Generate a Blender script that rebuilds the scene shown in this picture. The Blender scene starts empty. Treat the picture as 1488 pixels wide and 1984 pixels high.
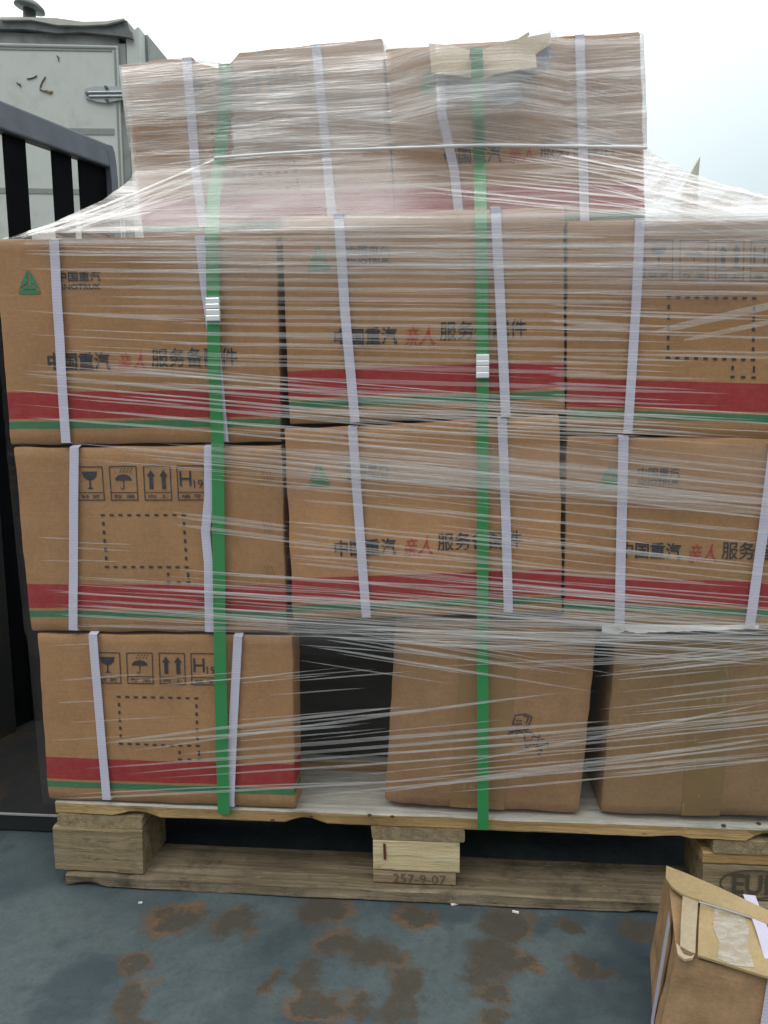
import bpy, bmesh, math, random
from mathutils import Vector, noise
random.seed(7)
sc = bpy.context.scene
W, H, FPX = 1488.0, 1984.0, 1500.0
# ------------------------------------------------------------------ camera
CAM = Vector((0.65127924, -1.15536387, 0.78883838))
PITCH, YAW, ROLL = 0.13506482, -0.08903237, -0.00777459
Fv = Vector((math.sin(YAW)*math.cos(PITCH), math.cos(YAW)*math.cos(PITCH), -math.sin(PITCH)))
R0 = Fv.cross(Vector((0, 0, 1))).normalized(); U0 = R0.cross(Fv)
Rv = R0*math.cos(ROLL)+U0*math.sin(ROLL); Uv = -R0*math.sin(ROLL)+U0*math.cos(ROLL)
cd = bpy.data.cameras.new('camera'); cam = bpy.data.objects.new('camera', cd); sc.collection.objects.link(cam)
from mathutils import Matrix
cam.matrix_world = Matrix(((Rv.x, Uv.x, -Fv.x, CAM.x), (Rv.y, Uv.y, -Fv.y, CAM.y), (Rv.z, Uv.z, -Fv.z, CAM.z), (0, 0, 0, 1)))
cd.sensor_fit = 'VERTICAL'; cd.sensor_height = 24; cd.lens = FPX/H*24; cd.clip_start = .02; cd.clip_end = 3000
sc.camera = cam
# ------------------------------------------------------------------ view, sky, sun
sc.view_settings.view_transform = 'Standard'; sc.view_settings.look = 'None'
sc.view_settings.exposure = 0.0; sc.view_settings.gamma = 1
sc.cycles.transparent_max_bounces = 40; sc.cycles.max_bounces = 8
SUN_EL, SUN_AZ = math.radians(55), math.radians(-35)
wd = bpy.data.worlds.new("World"); sc.world = wd; wd.use_nodes = True
nt = wd.node_tree; nt.nodes.clear()
def N(nt, t, **k):
    n = nt.nodes.new(t)
    for a, b in k.items(): setattr(n, a, b)
    return n
def mth(nt, op, a, b=None, clamp=False):
    n = N(nt, 'ShaderNodeMath', operation=op, use_clamp=clamp)
    for i, v in enumerate((a, b)):
        if v is None: continue
        if isinstance(v, (int, float)): n.inputs[i].default_value = v
        else: nt.links.new(v, n.inputs[i])
    return n.outputs[0]
def mrange(nt, v, a, b, c=0., d=1., interp='SMOOTHSTEP'):
    n = N(nt, 'ShaderNodeMapRange', interpolation_type=interp)
    nt.links.new(v, n.inputs[0])
    for i, x in enumerate((a, b, c, d)): n.inputs[i+1].default_value = x
    return n.outputs[0]
def mixc(nt, f, a, b, bt='MIX'):
    n = N(nt, 'ShaderNodeMix', data_type='RGBA', blend_type=bt)
    for i, v in ((0, f), (6, a), (7, b)):
        if isinstance(v, (int, float)): n.inputs[i].default_value = v
        elif isinstance(v, (tuple, list)): n.inputs[i].default_value = (*v[:3], 1)
        else: nt.links.new(v, n.inputs[i])
    return n.outputs[2]
def noi(nt, vec, scale, det=3, rough=.55, out='Fac', dist=0.):
    n = N(nt, 'ShaderNodeTexNoise'); nt.links.new(vec, n.inputs['Vector'])
    n.inputs['Scale'].default_value = scale; n.inputs['Detail'].default_value = det; n.inputs['Roughness'].default_value = rough
    n.inputs['Distortion'].default_value = dist
    return n.outputs[out]
sky = N(nt, 'ShaderNodeTexSky', sky_type='NISHITA'); sky.sun_disc = False
sky.sun_elevation = SUN_EL; sky.sun_rotation = SUN_AZ; sky.dust_density = 5; sky.air_density = 1.5
b1 = N(nt, 'ShaderNodeBackground'); nt.links.new(sky.outputs[0], b1.inputs[0]); b1.inputs[1].default_value = .012
tc = N(nt, 'ShaderNodeTexCoord'); sp = N(nt, 'ShaderNodeSeparateXYZ'); nt.links.new(tc.outputs['Generated'], sp.inputs[0])
el = mrange(nt, sp.outputs[2], -.02, .75)
side = mrange(nt, sp.outputs[0], .0, .55)
hor = mixc(nt, side, (.80, .90, .90), (.50, .635, .70))
el = mrange(nt, sp.outputs[2], .10, .95)
col = mixc(nt, el, hor, (2.1, 2.15, 2.15))
col = mixc(nt, mrange(nt, noi(nt, tc.outputs['Generated'], 2.5, 4, .5), .3, .7, 0, .10), col, mixc(nt, .5, col, (.6, .68, .72)))
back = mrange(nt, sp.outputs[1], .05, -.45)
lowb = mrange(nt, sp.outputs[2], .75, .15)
col = mixc(nt, mth(nt, 'MULTIPLY', back, lowb), col, (.24, .26, .27))  # low sky behind the camera darkened so the load's front gets less light
gm = mrange(nt, sp.outputs[2], -.08, .0)
col = mixc(nt, gm, (.10, .10, .10), col)
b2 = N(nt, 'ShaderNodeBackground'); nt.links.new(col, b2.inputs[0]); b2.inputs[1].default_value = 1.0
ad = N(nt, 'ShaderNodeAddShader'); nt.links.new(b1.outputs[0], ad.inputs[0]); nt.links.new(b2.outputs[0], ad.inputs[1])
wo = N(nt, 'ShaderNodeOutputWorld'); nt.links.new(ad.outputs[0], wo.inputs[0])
sl = bpy.data.lights.new('sun', 'SUN'); sl.energy = .5; sl.angle = math.radians(25); sl.color = (1, .97, .92)
so = bpy.data.objects.new('sun', sl); sc.collection.objects.link(so)
sdir = Vector((math.sin(-.6)*math.cos(SUN_EL), -math.cos(-.6)*math.cos(SUN_EL), math.sin(SUN_EL)))
so.rotation_euler = sdir.to_track_quat('Z', 'Y').to_euler(); so.location = (0, -3, 5)

# ------------------------------------------------------------------ helpers
def ray(px, py): return Fv + Rv*((px-W/2)/FPX) - Uv*((py-H/2)/FPX)
def unY(px, py, Y):
    d = ray(px, py); return CAM + d*((Y-CAM.y)/d.y)
def unZ(px, py, z):
    d = ray(px, py); return CAM + d*((z-CAM.z)/d.z)
def proj(P):
    d = P-CAM; z = d.dot(Fv); return (W/2+FPX*d.dot(Rv)/z, H/2-FPX*d.dot(Uv)/z)
def newmat(name):
    m = bpy.data.materials.new(name); m.use_nodes = True
    return m, m.node_tree, m.node_tree.nodes['Principled BSDF']
def mapv(nt, vec, scale=(1, 1, 1), rot=(0, 0, 0), loc=(0, 0, 0)):
    n = N(nt, 'ShaderNodeMapping'); nt.links.new(vec, n.inputs[0])
    n.inputs['Scale'].default_value = scale; n.inputs['Rotation'].default_value = rot; n.inputs['Location'].default_value = loc
    return n.outputs[0]
def objc(nt): return N(nt, 'ShaderNodeTexCoord').outputs['Object']
def geop(nt): return N(nt, 'ShaderNodeNewGeometry').outputs['Position']
def bump(nt, bs, h, st, dist=.002):
    b = N(nt, 'ShaderNodeBump'); nt.links.new(h, b.inputs['Height']); b.inputs['Strength'].default_value = st; b.inputs['Distance'].default_value = dist
    nt.links.new(b.outputs[0], bs.inputs['Normal'])
def simple(name, col, rough=.6, metal=0., var=.15, scale=30, spec=.4):
    m, t, b = newmat(name)
    n = noi(t, objc(t), scale, 4)
    c = mixc(t, n, tuple(x*(1-var) for x in col), tuple(min(1, x*(1+var)) for x in col))
    t.links.new(c, b.inputs['Base Color']); b.inputs['Roughness'].default_value = rough; b.inputs['Metallic'].default_value = metal
    b.inputs['Specular IOR Level'].default_value = spec
    return m
def cardboard(name, base, bands=None, wear=1.):
    m, t, b = newmat(name)
    P = geop(t)
    n1 = noi(t, P, 9, 5, .6); n2 = noi(t, P, 420, 2, .7); n3 = noi(t, mapv(t, P, (6, 6, 160)), 2.2, 3)
    n4 = noi(t, mapv(t, P, (1, 1, .35)), 3.2, 2)
    d = tuple(x*.80 for x in base); l = tuple(x*1.16 for x in base)
    c = mixc(t, mrange(t, n1, .3, .7), d, l)
    c = mixc(t, mth(t, 'MULTIPLY', n3, .6), c, tuple(x*.74 for x in base))
    c = mixc(t, mrange(t, noi(t, mapv(t, P, (1.2, 1, 1.6), (0, 0, 0), (4, 2, 7)), 6.5, 6, .7), .60, .72, 0, .38), c, (base[0]*.62, base[1]*.62, base[2]*.68))
    c = mixc(t, mth(t, 'MULTIPLY', mrange(t, n4, .45, .75), .35), c, (base[0]*.78, base[1]*.86, base[2]*.85))
    # scuffs
    sc_ = mrange(t, noi(t, mapv(t, P, (1, 1, 2.5), (0, .4, 0)), 26, 6, .75), .69, .76)
    c = mixc(t, mth(t, 'MULTIPLY', sc_, .5*wear), c, tuple(min(1, x*1.6) for x in base))
    c = mixc(t, mrange(t, n2, .3, .7, 0, .34), c, tuple(x*.55 for x in base))
    n5 = noi(t, P, 130, 3, .7); c = mixc(t, mrange(t, n5, .35, .7, 0, .22), c, tuple(min(1, x*1.35) for x in base))
    if bands:
        uv = N(t, 'ShaderNodeUVMap'); uv.uv_map = 'UVMap'
        s = N(t, 'ShaderNodeSeparateXYZ'); t.links.new(uv.outputs[0], s.inputs[0])
        wob = mth(t, 'MULTIPLY', mth(t, 'SUBTRACT', noi(t, P, 260, 2), .5), .004)
        v = mth(t, 'ADD', s.outputs[1], wob)
        def seg(a, bb): return mth(t, 'MULTIPLY', mth(t, 'GREATER_THAN', v, a), mth(t, 'LESS_THAN', v, bb))
        fade = mrange(t, noi(t, P, 55, 5, .7), .2, .8, .80, 1.0)
        redc = mixc(t, n1, (.34, .022, .028), (.27, .016, .03))
        c = mixc(t, mth(t, 'MULTIPLY', seg(bands[0], bands[1]), fade), c, redc)
        c = mixc(t, mth(t, 'MULTIPLY', seg(bands[2], bands[3]), fade), c, (.025, .17, .085))
    t.links.new(c, b.inputs['Base Color']); b.inputs['Roughness'].default_value = .75; b.inputs['Specular IOR Level'].default_value = .25
    bump(t, b, n3, .25, .0012)
    return m
CB = (.392, .214, .100)
M = {}
M['card_print'] = cardboard('printed_cardboard', CB, (1-.872, 1-.738, 1-.922, 1-.885))
M['card_mid'] = cardboard('printed_cardboard_shifted', (.47, .255, .122), (1-.905, 1-.775, 1-.952, 1-.918))
M['card_plain'] = cardboard('plain_cardboard', (.345, .198, .102))
M['card_olive'] = cardboard('plain_cardboard_dull', (.30, .185, .095))
M['card_old'] = cardboard('worn_cardboard', (.375, .235, .125), None, 2.)
M['card_pale'] = cardboard('pale_cardboard', (.50, .40, .27))
m, t, b = newmat('brown_packing_tape'); P = geop(t)
c = mixc(t, noi(t, P, 30, 5, .7), (.30, .175, .080), (.24, .145, .062)); wr = mrange(t, noi(t, mapv(t, P, (20, 20, 6)), 3, 6, .75), .60, .68)
c = mixc(t, mth(t, 'MULTIPLY', wr, .45), c, (.46, .36, .23)); t.links.new(c, b.inputs['Base Color']); b.inputs['Roughness'].default_value = .32
M['tape'] = m
m, t, b = newmat('olive_packing_tape'); P = geop(t)
c = mixc(t, noi(t, P, 22, 5, .7), (.25, .155, .072), (.20, .140, .058)); wr = mrange(t, noi(t, mapv(t, P, (20, 20, 8)), 3, 6, .75), .58, .68)
c = mixc(t, mth(t, 'MULTIPLY', wr, .4), c, (.42, .36, .22)); t.links.new(c, b.inputs['Base Color']); b.inputs['Roughness'].default_value = .3
M['tape2'] = m
M['card_gap_shade'] = cardboard('gap_shade_cardboard', (.045, .04, .032))  # near-black base colour carries the shade inside the bottom gap
M['ink'] = simple('dark_ink', (.032, .034, .045), .7, var=.4, scale=200)
M['redink'] = simple('red_ink', (.42, .03, .03), .7, var=.3, scale=200)
M['greenink'] = simple('green_ink', (.03, .20, .09), .7, var=.3, scale=200)
M['crease'] = simple('crease', (.16, .10, .06), .8)
M['marker'] = simple('marker_ink', (.03, .03, .05), .6)
def strapmat(name, c, f, amp):
    m, t, b = newmat(name)
    P = geop(t); s = N(t, 'ShaderNodeSeparateXYZ'); t.links.new(P, s.inputs[0])
    w = mth(t, 'SINE', mth(t, 'MULTIPLY', s.outputs[2], f))
    w2 = mth(t, 'SINE', mth(t, 'MULTIPLY', s.outputs[0], f*.9))
    n = noi(t, P, 60, 3)
    cc = mixc(t, mth(t, 'MULTIPLY', mth(t, 'ADD', mth(t, 'MULTIPLY', w, .5), .5), amp), c, tuple(x*.78 for x in c))
    cc = mixc(t, mth(t, 'MULTIPLY', n, .3), cc, tuple(x*.8 for x in c))
    t.links.new(cc, b.inputs['Base Color']); b.inputs['Roughness'].default_value = .38; b.inputs['Specular IOR Level'].default_value = .5
    bump(t, b, mth(t, 'MULTIPLY', w, w2), .2, .0004)
    return m
M['strap_white'] = strapmat('white_woven_strap', (.60, .58, .70), 1400, .5)
M['strap_green'] = strapmat('green_plastic_strap', (.030, .245, .070), 1900, .25)
M['strap_blue'] = strapmat('blue_plastic_strap', (.05, .16, .30), 1400, .25)
m, t, b = newmat('steel_seal'); b.inputs['Base Color'].default_value = (.95, .97, .98, 1); b.inputs['Metallic'].default_value = .5; b.inputs['Roughness'].default_value = .22
M['seal'] = m
def wood(name, c1, c2, axis=0, dirt=.5, dcol=(.10, .09, .08)):
    m, t, b = newmat(name)
    P = geop(t)
    s = [70, 70, 70]; s[axis] = 3.
    g = noi(t, mapv(t, P, s), 1.0, 5, .6, dist=.4)
    s2 = [240, 240, 240]; s2[axis] = 9.
    g2 = noi(t, mapv(t, P, s2), 1.0, 3)
    n = noi(t, P, 14, 8, .75); n2 = noi(t, P, 4.5, 3); s3 = [90, 90, 90]; s3[axis] = 14.
    fl = noi(t, mapv(t, P, s3), 1.0, 6, .75)
    c = mixc(t, mrange(t, g, .32, .68), c1, c2)
    c = mixc(t, mth(t, 'MULTIPLY', mrange(t, g2, .5, .72), .45), c, tuple(x*.5 for x in c1))
    c = mixc(t, mth(t, 'MULTIPLY', mrange(t, n, .45, .72), dirt), c, dcol)
    c = mixc(t, mth(t, 'MULTIPLY', mrange(t, n2, .5, .7), dirt*.6), c, tuple(x*.6 for x in c1))
    c = mixc(t, mth(t, 'MULTIPLY', mrange(t, fl, .60, .68), dirt*.8), c, tuple(min(1, x*1.5) for x in c2))
    c = mixc(t, mth(t, 'MULTIPLY', mrange(t, fl, .40, .33), .8), c, tuple(x*.35 for x in c1))
    t.links.new(c, b.inputs['Base Color']); b.inputs['Roughness'].default_value = .8; b.inputs['Specular IOR Level'].default_value = .2
    bump(t, b, mth(t, 'ADD', g, fl), .8, .003)
    return m
M['w_deck'] = wood('weathered_deck_wood', (.36, .34, .29), (.50, .48, .42), 0, .35, (.16, .15, .13))
M['w_edge'] = wood('fresh_edge_wood', (.34, .21, .085), (.52, .36, .17), 0, .30, (.16, .11, .06))
M['w_str'] = wood('stringer_wood', (.24, .18, .10), (.36, .28, .17), 1, .4)
M['w_block'] = wood('old_block_wood', (.20, .15, .085), (.33, .26, .16), 0, .5, (.10, .08, .05))
M['w_pale'] = wood('fresh_block_wood', (.56, .44, .25), (.68, .58, .38), 0, .1, (.3, .2, .1))
M['w_stamp'] = wood('stamped_block_wood', (.28, .20, .12), (.38, .29, .18), 0, .3)
M['w_bot'] = wood('dirty_bottom_wood', (.15, .115, .070), (.29, .235, .16), 0, .9, (.055, .046, .035))
M['black'] = simple('black_painted_steel', (.006, .007, .008), .8, .0, .5, 12, .03)
M['railgrey'] = simple('grey_worn_steel', (.125, .142, .165), .55, .0, .28, 22)
def rusty(name, base, rustc, a, bq, rough=.6):
    m, t, b = newmat(name); P = geop(t)
    n = noi(t, P, 16, 7, .7); c = mixc(t, mrange(t, n, a, bq), base, rustc)
    c = mixc(t, mth(t, 'MULTIPLY', noi(t, P, 90, 4), .4), c, tuple(x*.4 for x in base))
    t.links.new(c, b.inputs['Base Color']); b.inputs['Roughness'].default_value = rough
    return m
M['ledge'] = rusty('dark_rusty_steel', (.014, .016, .016), (.034, .023, .013), .5, .62)
M['paper'] = simple('white_paper', (.72, .72, .70), .8, var=.08)
M['film_rope'] = simple('film_edge', (.80, .82, .84), .25, var=.08, scale=60, spec=.7)

def link(o, parent=None):
    sc.collection.objects.link(o)
    if parent: o.parent = parent
    return o
def tag(o, label, cat, group=None, kind=None):
    if kind: o['kind'] = kind
    if label: o['label'] = label
    if cat: o['category'] = cat
    if group: o['group'] = group
    return o
def thing(name, label, cat, loc, group=None):
    o = bpy.data.objects.new(name, None); o.location = loc; o.empty_display_size = .05; link(o)
    return tag(o, label, cat, group)
class MB:
    def __init__(s): s.v = []; s.f = []; s.m = []; s.uv = {}; s.col = []
    def quad(s, ps, mi=0, uvs=None):
        i = len(s.v); s.v += [Vector(p) for p in ps]; s.f.append(tuple(range(i, i+len(ps)))); s.m.append(mi)
        if uvs: s.uv[len(s.f)-1] = uvs
    def box(s, c, h, mi=0, rot=None):
        c = Vector(c); cs = []
        for x in (-1, 1):
            for y in (-1, 1):
                for z in (-1, 1):
                    p = Vector((x*h[0], y*h[1], z*h[2]))
                    if rot: p = rot @ p
                    cs.append(c+p)
        for f in ((0, 1, 3, 2), (4, 6, 7, 5), (0, 4, 5, 1), (2, 3, 7, 6), (0, 2, 6, 4), (1, 5, 7, 3)): s.quad([cs[k] for k in f], mi)
    def hexa(s, fr, bk, mi=0):
        # fr: TL TR BR BL front; bk same back
        s.quad([fr[3], fr[2], fr[1], fr[0]], mi); s.quad([bk[0], bk[1], bk[2], bk[3]], mi)
        for i in range(4):
            j = (i+1) % 4; s.quad([fr[i], fr[j], bk[j], bk[i]], mi)
    def tube(s, pts, r, n=8, mi=0):
        pts = [Vector(p) for p in pts]; rings = []
        for k, p in enumerate(pts):
            d = (pts[min(k+1, len(pts)-1)]-pts[max(k-1, 0)]).normalized()
            a = d.cross(Vector((0, 0, 1)));
            if a.length < .1: a = d.cross(Vector((0, 1, 0)))
            a.normalize(); b_ = d.cross(a); rr = r[k] if isinstance(r, (list, tuple)) else r
            base = len(s.v); s.v += [p+(a*math.cos(2*math.pi*q/n)+b_*math.sin(2*math.pi*q/n))*rr for q in range(n)]
            rings.append(base)
        for k in range(len(rings)-1):
            for q in range(n):
                s.f.append((rings[k]+q, rings[k]+(q+1) % n, rings[k+1]+(q+1) % n, rings[k+1]+q)); s.m.append(mi)
        s.f.append(tuple(rings[0]+q for q in range(n))); s.m.append(mi)
        s.f.append(tuple(rings[-1]+q for q in range(n))); s.m.append(mi)
    def build(s, name, mats, parent=None, smooth=False, bevel=0):
        me = bpy.data.meshes.new(name)
        inv = -parent.location if parent else Vector()
        par = parent
        if parent and parent.parent: inv = -(parent.location+parent.parent.location)
        me.from_pydata([tuple(v+inv) for v in s.v], [], s.f)
        for mm in (mats if isinstance(mats, (list, tuple)) else [mats]): me.materials.append(mm)
        for p, mi in zip(me.polygons, s.m): p.material_index = mi; p.use_smooth = smooth
        if s.uv:
            l = me.uv_layers.new(name='UVMap')
            for fi, uvs in s.uv.items():
                for k, li in enumerate(me.polygons[fi].loop_indices): l.data[li].uv = uvs[k]
        if s.col:
            ca = me.color_attributes.new('haze', 'FLOAT_COLOR', 'POINT')
            for k, c in enumerate(s.col): ca.data[k].color = c
        me.update()
        o = bpy.data.objects.new(name, me); link(o, par)
        if bevel:
            bm_ = bmesh.new(); bm_.from_mesh(me); bmesh.ops.remove_doubles(bm_, verts=bm_.verts, dist=1e-5)
            bmesh.ops.recalc_face_normals(bm_, faces=bm_.faces); bm_.to_mesh(me); bm_.free()
            md = o.modifiers.new('bevel', 'BEVEL'); md.width = bevel; md.segments = 2; md.limit_method = 'ANGLE'
        return o
_tc = {}
def text2d(s, off=0.):
    if (s, off) in _tc: return _tc[(s, off)]
    cu = bpy.data.curves.new('lettering', 'FONT'); cu.body = s; cu.resolution_u = 3; cu.offset = off
    o = bpy.data.objects.new('lettering', cu); sc.collection.objects.link(o)
    dg = bpy.context.evaluated_depsgraph_get(); dg.update()
    me = bpy.data.meshes.new_from_object(o.evaluated_get(dg))
    vs = [(v.co.x, v.co.y) for v in me.vertices]; fs = [tuple(p.vertices) for p in me.polygons]
    bpy.data.objects.remove(o); bpy.data.curves.remove(cu); bpy.data.meshes.remove(me)
    x0 = min(v[0] for v in vs); x1 = max(v[0] for v in vs); y0 = min(v[1] for v in vs); y1 = max(v[1] for v in vs)
    r = ([((x-x0)/(x1-x0), (y-y0)/(y1-y0)) for x, y in vs], fs)
    _tc[(s, off)] = r
    return r
# print layer: shapes in (u, v-from-top) of a mapped face
class Print:
    def __init__(s, mb, fmap): s.mb = mb; s.fm = fmap
    def poly(s, pts, mi, lift=.0012):
        s.mb.quad([s.fm(u, v, lift) for u, v in pts], mi)
    def rect(s, u0, v0, u1, v1, mi): s.poly([(u0, v1), (u1, v1), (u1, v0), (u0, v0)], mi)
    def frame(s, u0, v0, u1, v1, w, mi, asp):
        s.rect(u0, v0, u1, v0+w*asp, mi); s.rect(u0, v1-w*asp, u1, v1, mi)
        s.rect(u0, v0+w*asp, u0+w, v1-w*asp, mi); s.rect(u1-w, v0+w*asp, u1, v1-w*asp, mi)
    def text(s, st, u0, v0, u1, v1, mi, off=0., shear=0., lift=.0012):
        vs, fs = text2d(st, off)
        base = len(s.mb.v)
        s.mb.v += [s.fm(u0+(u1-u0)*(x+shear*y), v1+(v0-v1)*y, lift) for x, y in vs]
        for f in fs: s.mb.f.append(tuple(base+i for i in f)); s.mb.m.append(mi)
    def stroke(s, pts, w, mi, asp, lift=.0012):
        for (a, b_), (c, d) in zip(pts[:-1], pts[1:]):
            dx, dy = c-a, (d-b_)/asp; L = math.hypot(dx, dy) or 1; nx, ny = -dy/L*w/2, dx/L*w/2*asp
            s.poly([(a+nx, b_+ny), (a-nx, b_-ny), (c-nx, d-ny), (c+nx, d+ny)], mi, lift); lift += .00003
INK, RED, GRN = 1, 2, 3
def emblem(p, u0, v0, u1, v1, mi):
    def T(x, y): return (u0+(u1-u0)*x, v0+(v1-v0)*y)
    # two upper lobes, lower lobe, base bar, white Y between
    p.poly([T(.44, .03), T(.06, .70), T(.09, .74), T(.45, .52), T(.47, .06)][::-1], mi)
    p.poly([T(.56, .03), T(.53, .06), T(.55, .52), T(.91, .74), T(.94, .70)][::-1], mi)
    p.poly([T(.50, .58), T(.14, .79), T(.86, .79)][::-1], mi)
    p.poly([T(.02, .83), T(.02, .98), T(.98, .98), T(.98, .83)], mi)
    p.poly([T(.03, .74), T(.0, .80), T(.06, .81)], mi); p.poly([T(.97, .74), T(.94, .81), T(1.0, .80)], mi)
def print_logo(p, asp, du=0, dv=0):
    emblem(p, .078+du, .145+dv, .158+du, .265+dv, GRN)
    p.text('中国重汽', .222+du, .155+dv, .378+du, .205+dv, INK, .012)
    p.text('SINOTRUK', .222+du, .217+dv, .378+du, .242+dv, INK, .02)
    p.text('中国重汽', .165+du, .545+dv, .395+du, .632+dv, INK, .018)
    p.text('亲', .420+du, .548+dv, .465+du, .645+dv, RED, -.004, .30)
    p.text('人', .470+du, .545+dv, .530+du, .640+dv, RED, -.004, .20)
    p.text('服务备配件', .548+du, .53+dv, .855+du, .622+dv, INK, .006)
def print_icons(p, asp, du=0, dv=0, caps=True):
    fr = [(.235, .338), (.362, .466), (.490, .593), (.615, .718)]
    for k, (a, c) in enumerate(fr):
        a += du; c += du; v0, v1, vd = .100+dv, .283+dv, .238+dv
        p.frame(a, v0, c, v1, .0035, INK, asp)
        p.rect(a+.0035, vd, c-.0035, vd+.004, INK)
        m_ = (a+c)/2; w = c-a
        p.text(('轻 放', '防 潮', '向 上', '编 号')[k], a+w*.14, vd+.013, c-w*.14, v1-.012, INK, .01)
        if k == 0:
            pts = [(m_-w*.30, v0+.028), (m_-w*.28, v0+.038)]
            for q in range(9):
                an = math.pi*q/8; pts.append((m_-w*.26*math.cos(an), v0+.038+.035*math.sin(an)))
            pts += [(m_+w*.30, v0+.028)]
            p.poly(pts, INK)
            p.rect(m_-w*.025, v0+.074, m_+w*.025, v0+.112, INK); p.poly([(m_-w*.12, v0+.120), (m_+w*.12, v0+.120), (m_+w*.02, v0+.110), (m_-w*.02, v0+.110)], INK)
        if k == 1:
            pts = [(m_-w*.30*math.cos(math.pi*q/10), v0+.075-.030*math.sin(math.pi*q/10)) for q in range(11)]
            p.poly(pts[::-1], INK)
            p.rect(m_-w*.015, v0+.075, m_+w*.015, v0+.115, INK)
            p.stroke([(m_, v0+.115), (m_-w*.03, v0+.123), (m_-w*.10, v0+.120), (m_-w*.11, v0+.112)], .003, INK, asp)
            for q in range(4):
                for r_ in range(2):
                    x = m_-w*.12+q*w*.12+r_*w*.05; y = v0+.036-.014*r_
                    p.stroke([(x, y), (x+w*.05, y-.010)], .0025, INK, asp)
        if k == 2:
            for sx in (-.23, .23):
                x = m_+w*sx
                p.rect(x-w*.07, v0+.055, x+w*.07, v0+.122, INK)
                p.poly([(x-w*.15, v0+.056), (x+w*.15, v0+.056), (x, v0+.022)], INK)
        if k == 3:
            p.text('H', a+w*.10, v0+.030, a+w*.52, v0+.108, INK, .0)
            p.text('19', a+w*.60, v0+.075, a+w*.93, v0+.118, INK, .0)
    def dashes(u0, v0, u1, v1, sides):
        nu = max(2, int(round((u1-u0)/.034))); nv = max(1, int(round((v1-v0)/.048)))
        for i in range(nu+1):
            u = u0+(u1-u0)*i/nu
            if 't' in sides: p.rect(u-.008, v0-.005, u+.008, v0+.006, INK)
            if 'b' in sides: p.rect(u-.008, v1-.005, u+.008, v1+.006, INK)
        for i in range(1, nv):
            v = v0+(v1-v0)*i/nv
            if 'l' in sides: p.rect(u0-.0045, v-.010, u0+.0045, v+.010, INK)
            if 'r' in sides: p.rect(u1-.0045, v-.010, u1+.0045, v+.010, INK)
    dashes(.325+du, .360+dv, .632+du, .640+dv, 'tblr')
    dashes(.560+du, .640+dv, .636+du, .722+dv, 'bl'); p.rect(.632+du, .67+dv, .640+du, .70+dv, INK)

def ribbon_pts(pts, wv, th=.0008):
    pass
def strap_mesh(P, width, side=Vector((1, 0, 0)), th=.001, wob=.0):
    mb = MB(); n = len(P); L = []; Rr = []
    for k, p in enumerate(P):
        d = (P[min(k+1, n-1)]-P[max(k-1, 0)]).normalized()
        nrm = side.cross(d); 
        s_ = (side-d*side.dot(d)).normalized()*(width/2)
        L.append(p-s_); Rr.append(p+s_)
    for k in range(n-1):
        f = Vector((0, -th, 0))
        d = (P[k+1]-P[k]).normalized(); f = side.cross(d).normalized()*th
        if f.y > 0 and abs(f.y) > abs(f.z): f = -f
        fr = [L[k]+f, Rr[k]+f, Rr[k+1]+f, L[k+1]+f]; bk = [L[k], Rr[k], Rr[k+1], L[k+1]]
        mb.hexa(fr, bk)
    return mb
def densify(pts, n=10):
    out = []
    for a, b_ in zip(pts[:-1], pts[1:]):
        for i in range(n): out.append(a.lerp(b_, i/n))
    out.append(pts[-1]); return out

# ------------------------------------------------------------------ setting
mb = MB()
mb.quad([(-400, -400, -1.3), (400, -400, -1.3), (400, 600, -1.3), (-400, 600, -1.3)])
tag(mb.build('ground', simple('dusty_ground', (.16, .15, .14), .9, var=.3, scale=.6)), None, None, kind='structure')
# steel deck of the lorry
m, t, b = newmat('blue_grey_steel_deck'); P = geop(t)
n1 = noi(t, P, 5.5, 6, .62); n2 = noi(t, P, 45, 5, .7); n3 = noi(t, P, 2.1, 4, .55)
c = mixc(t, mrange(t, n1, .30, .70), (.034, .050, .060), (.082, .110, .118))
c = mixc(t, mth(t, 'MULTIPLY', mrange(t, n3, .50, .62), .7), c, (.105, .132, .136))
c = mixc(t, mth(t, 'MULTIPLY', mrange(t, noi(t, mapv(t, P, (1, 1, 1), (0, 0, 0), (3.3, 1.7, 0)), 3.4, 5, .6), .52, .60), .6), c, (.026, .044, .060))
c = mixc(t, mrange(t, n2, .35, .75, 0, .42), c, (.032, .045, .045))
scr = mrange(t, noi(t, mapv(t, P, (3, 60, 1), (0, 0, .35)), 2.2, 5, .7), .66, .72)
c = mixc(t, mth(t, 'MULTIPLY', scr, .25), c, (.18, .20, .20))
wv = N(t, 'ShaderNodeVectorMath', operation='SUBTRACT'); t.links.new(noi(t, P, 15, 8, .74, out='Color'), wv.inputs[0]); wv.inputs[1].default_value = (.5, .5, .5)
wsc = N(t, 'ShaderNodeVectorMath', operation='SCALE'); t.links.new(wv.outputs[0], wsc.inputs[0]); wsc.inputs[3].default_value = .115
wa = N(t, 'ShaderNodeVectorMath', operation='ADD'); t.links.new(P, wa.inputs[0]); t.links.new(wsc.outputs[0], wa.inputs[1])
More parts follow.
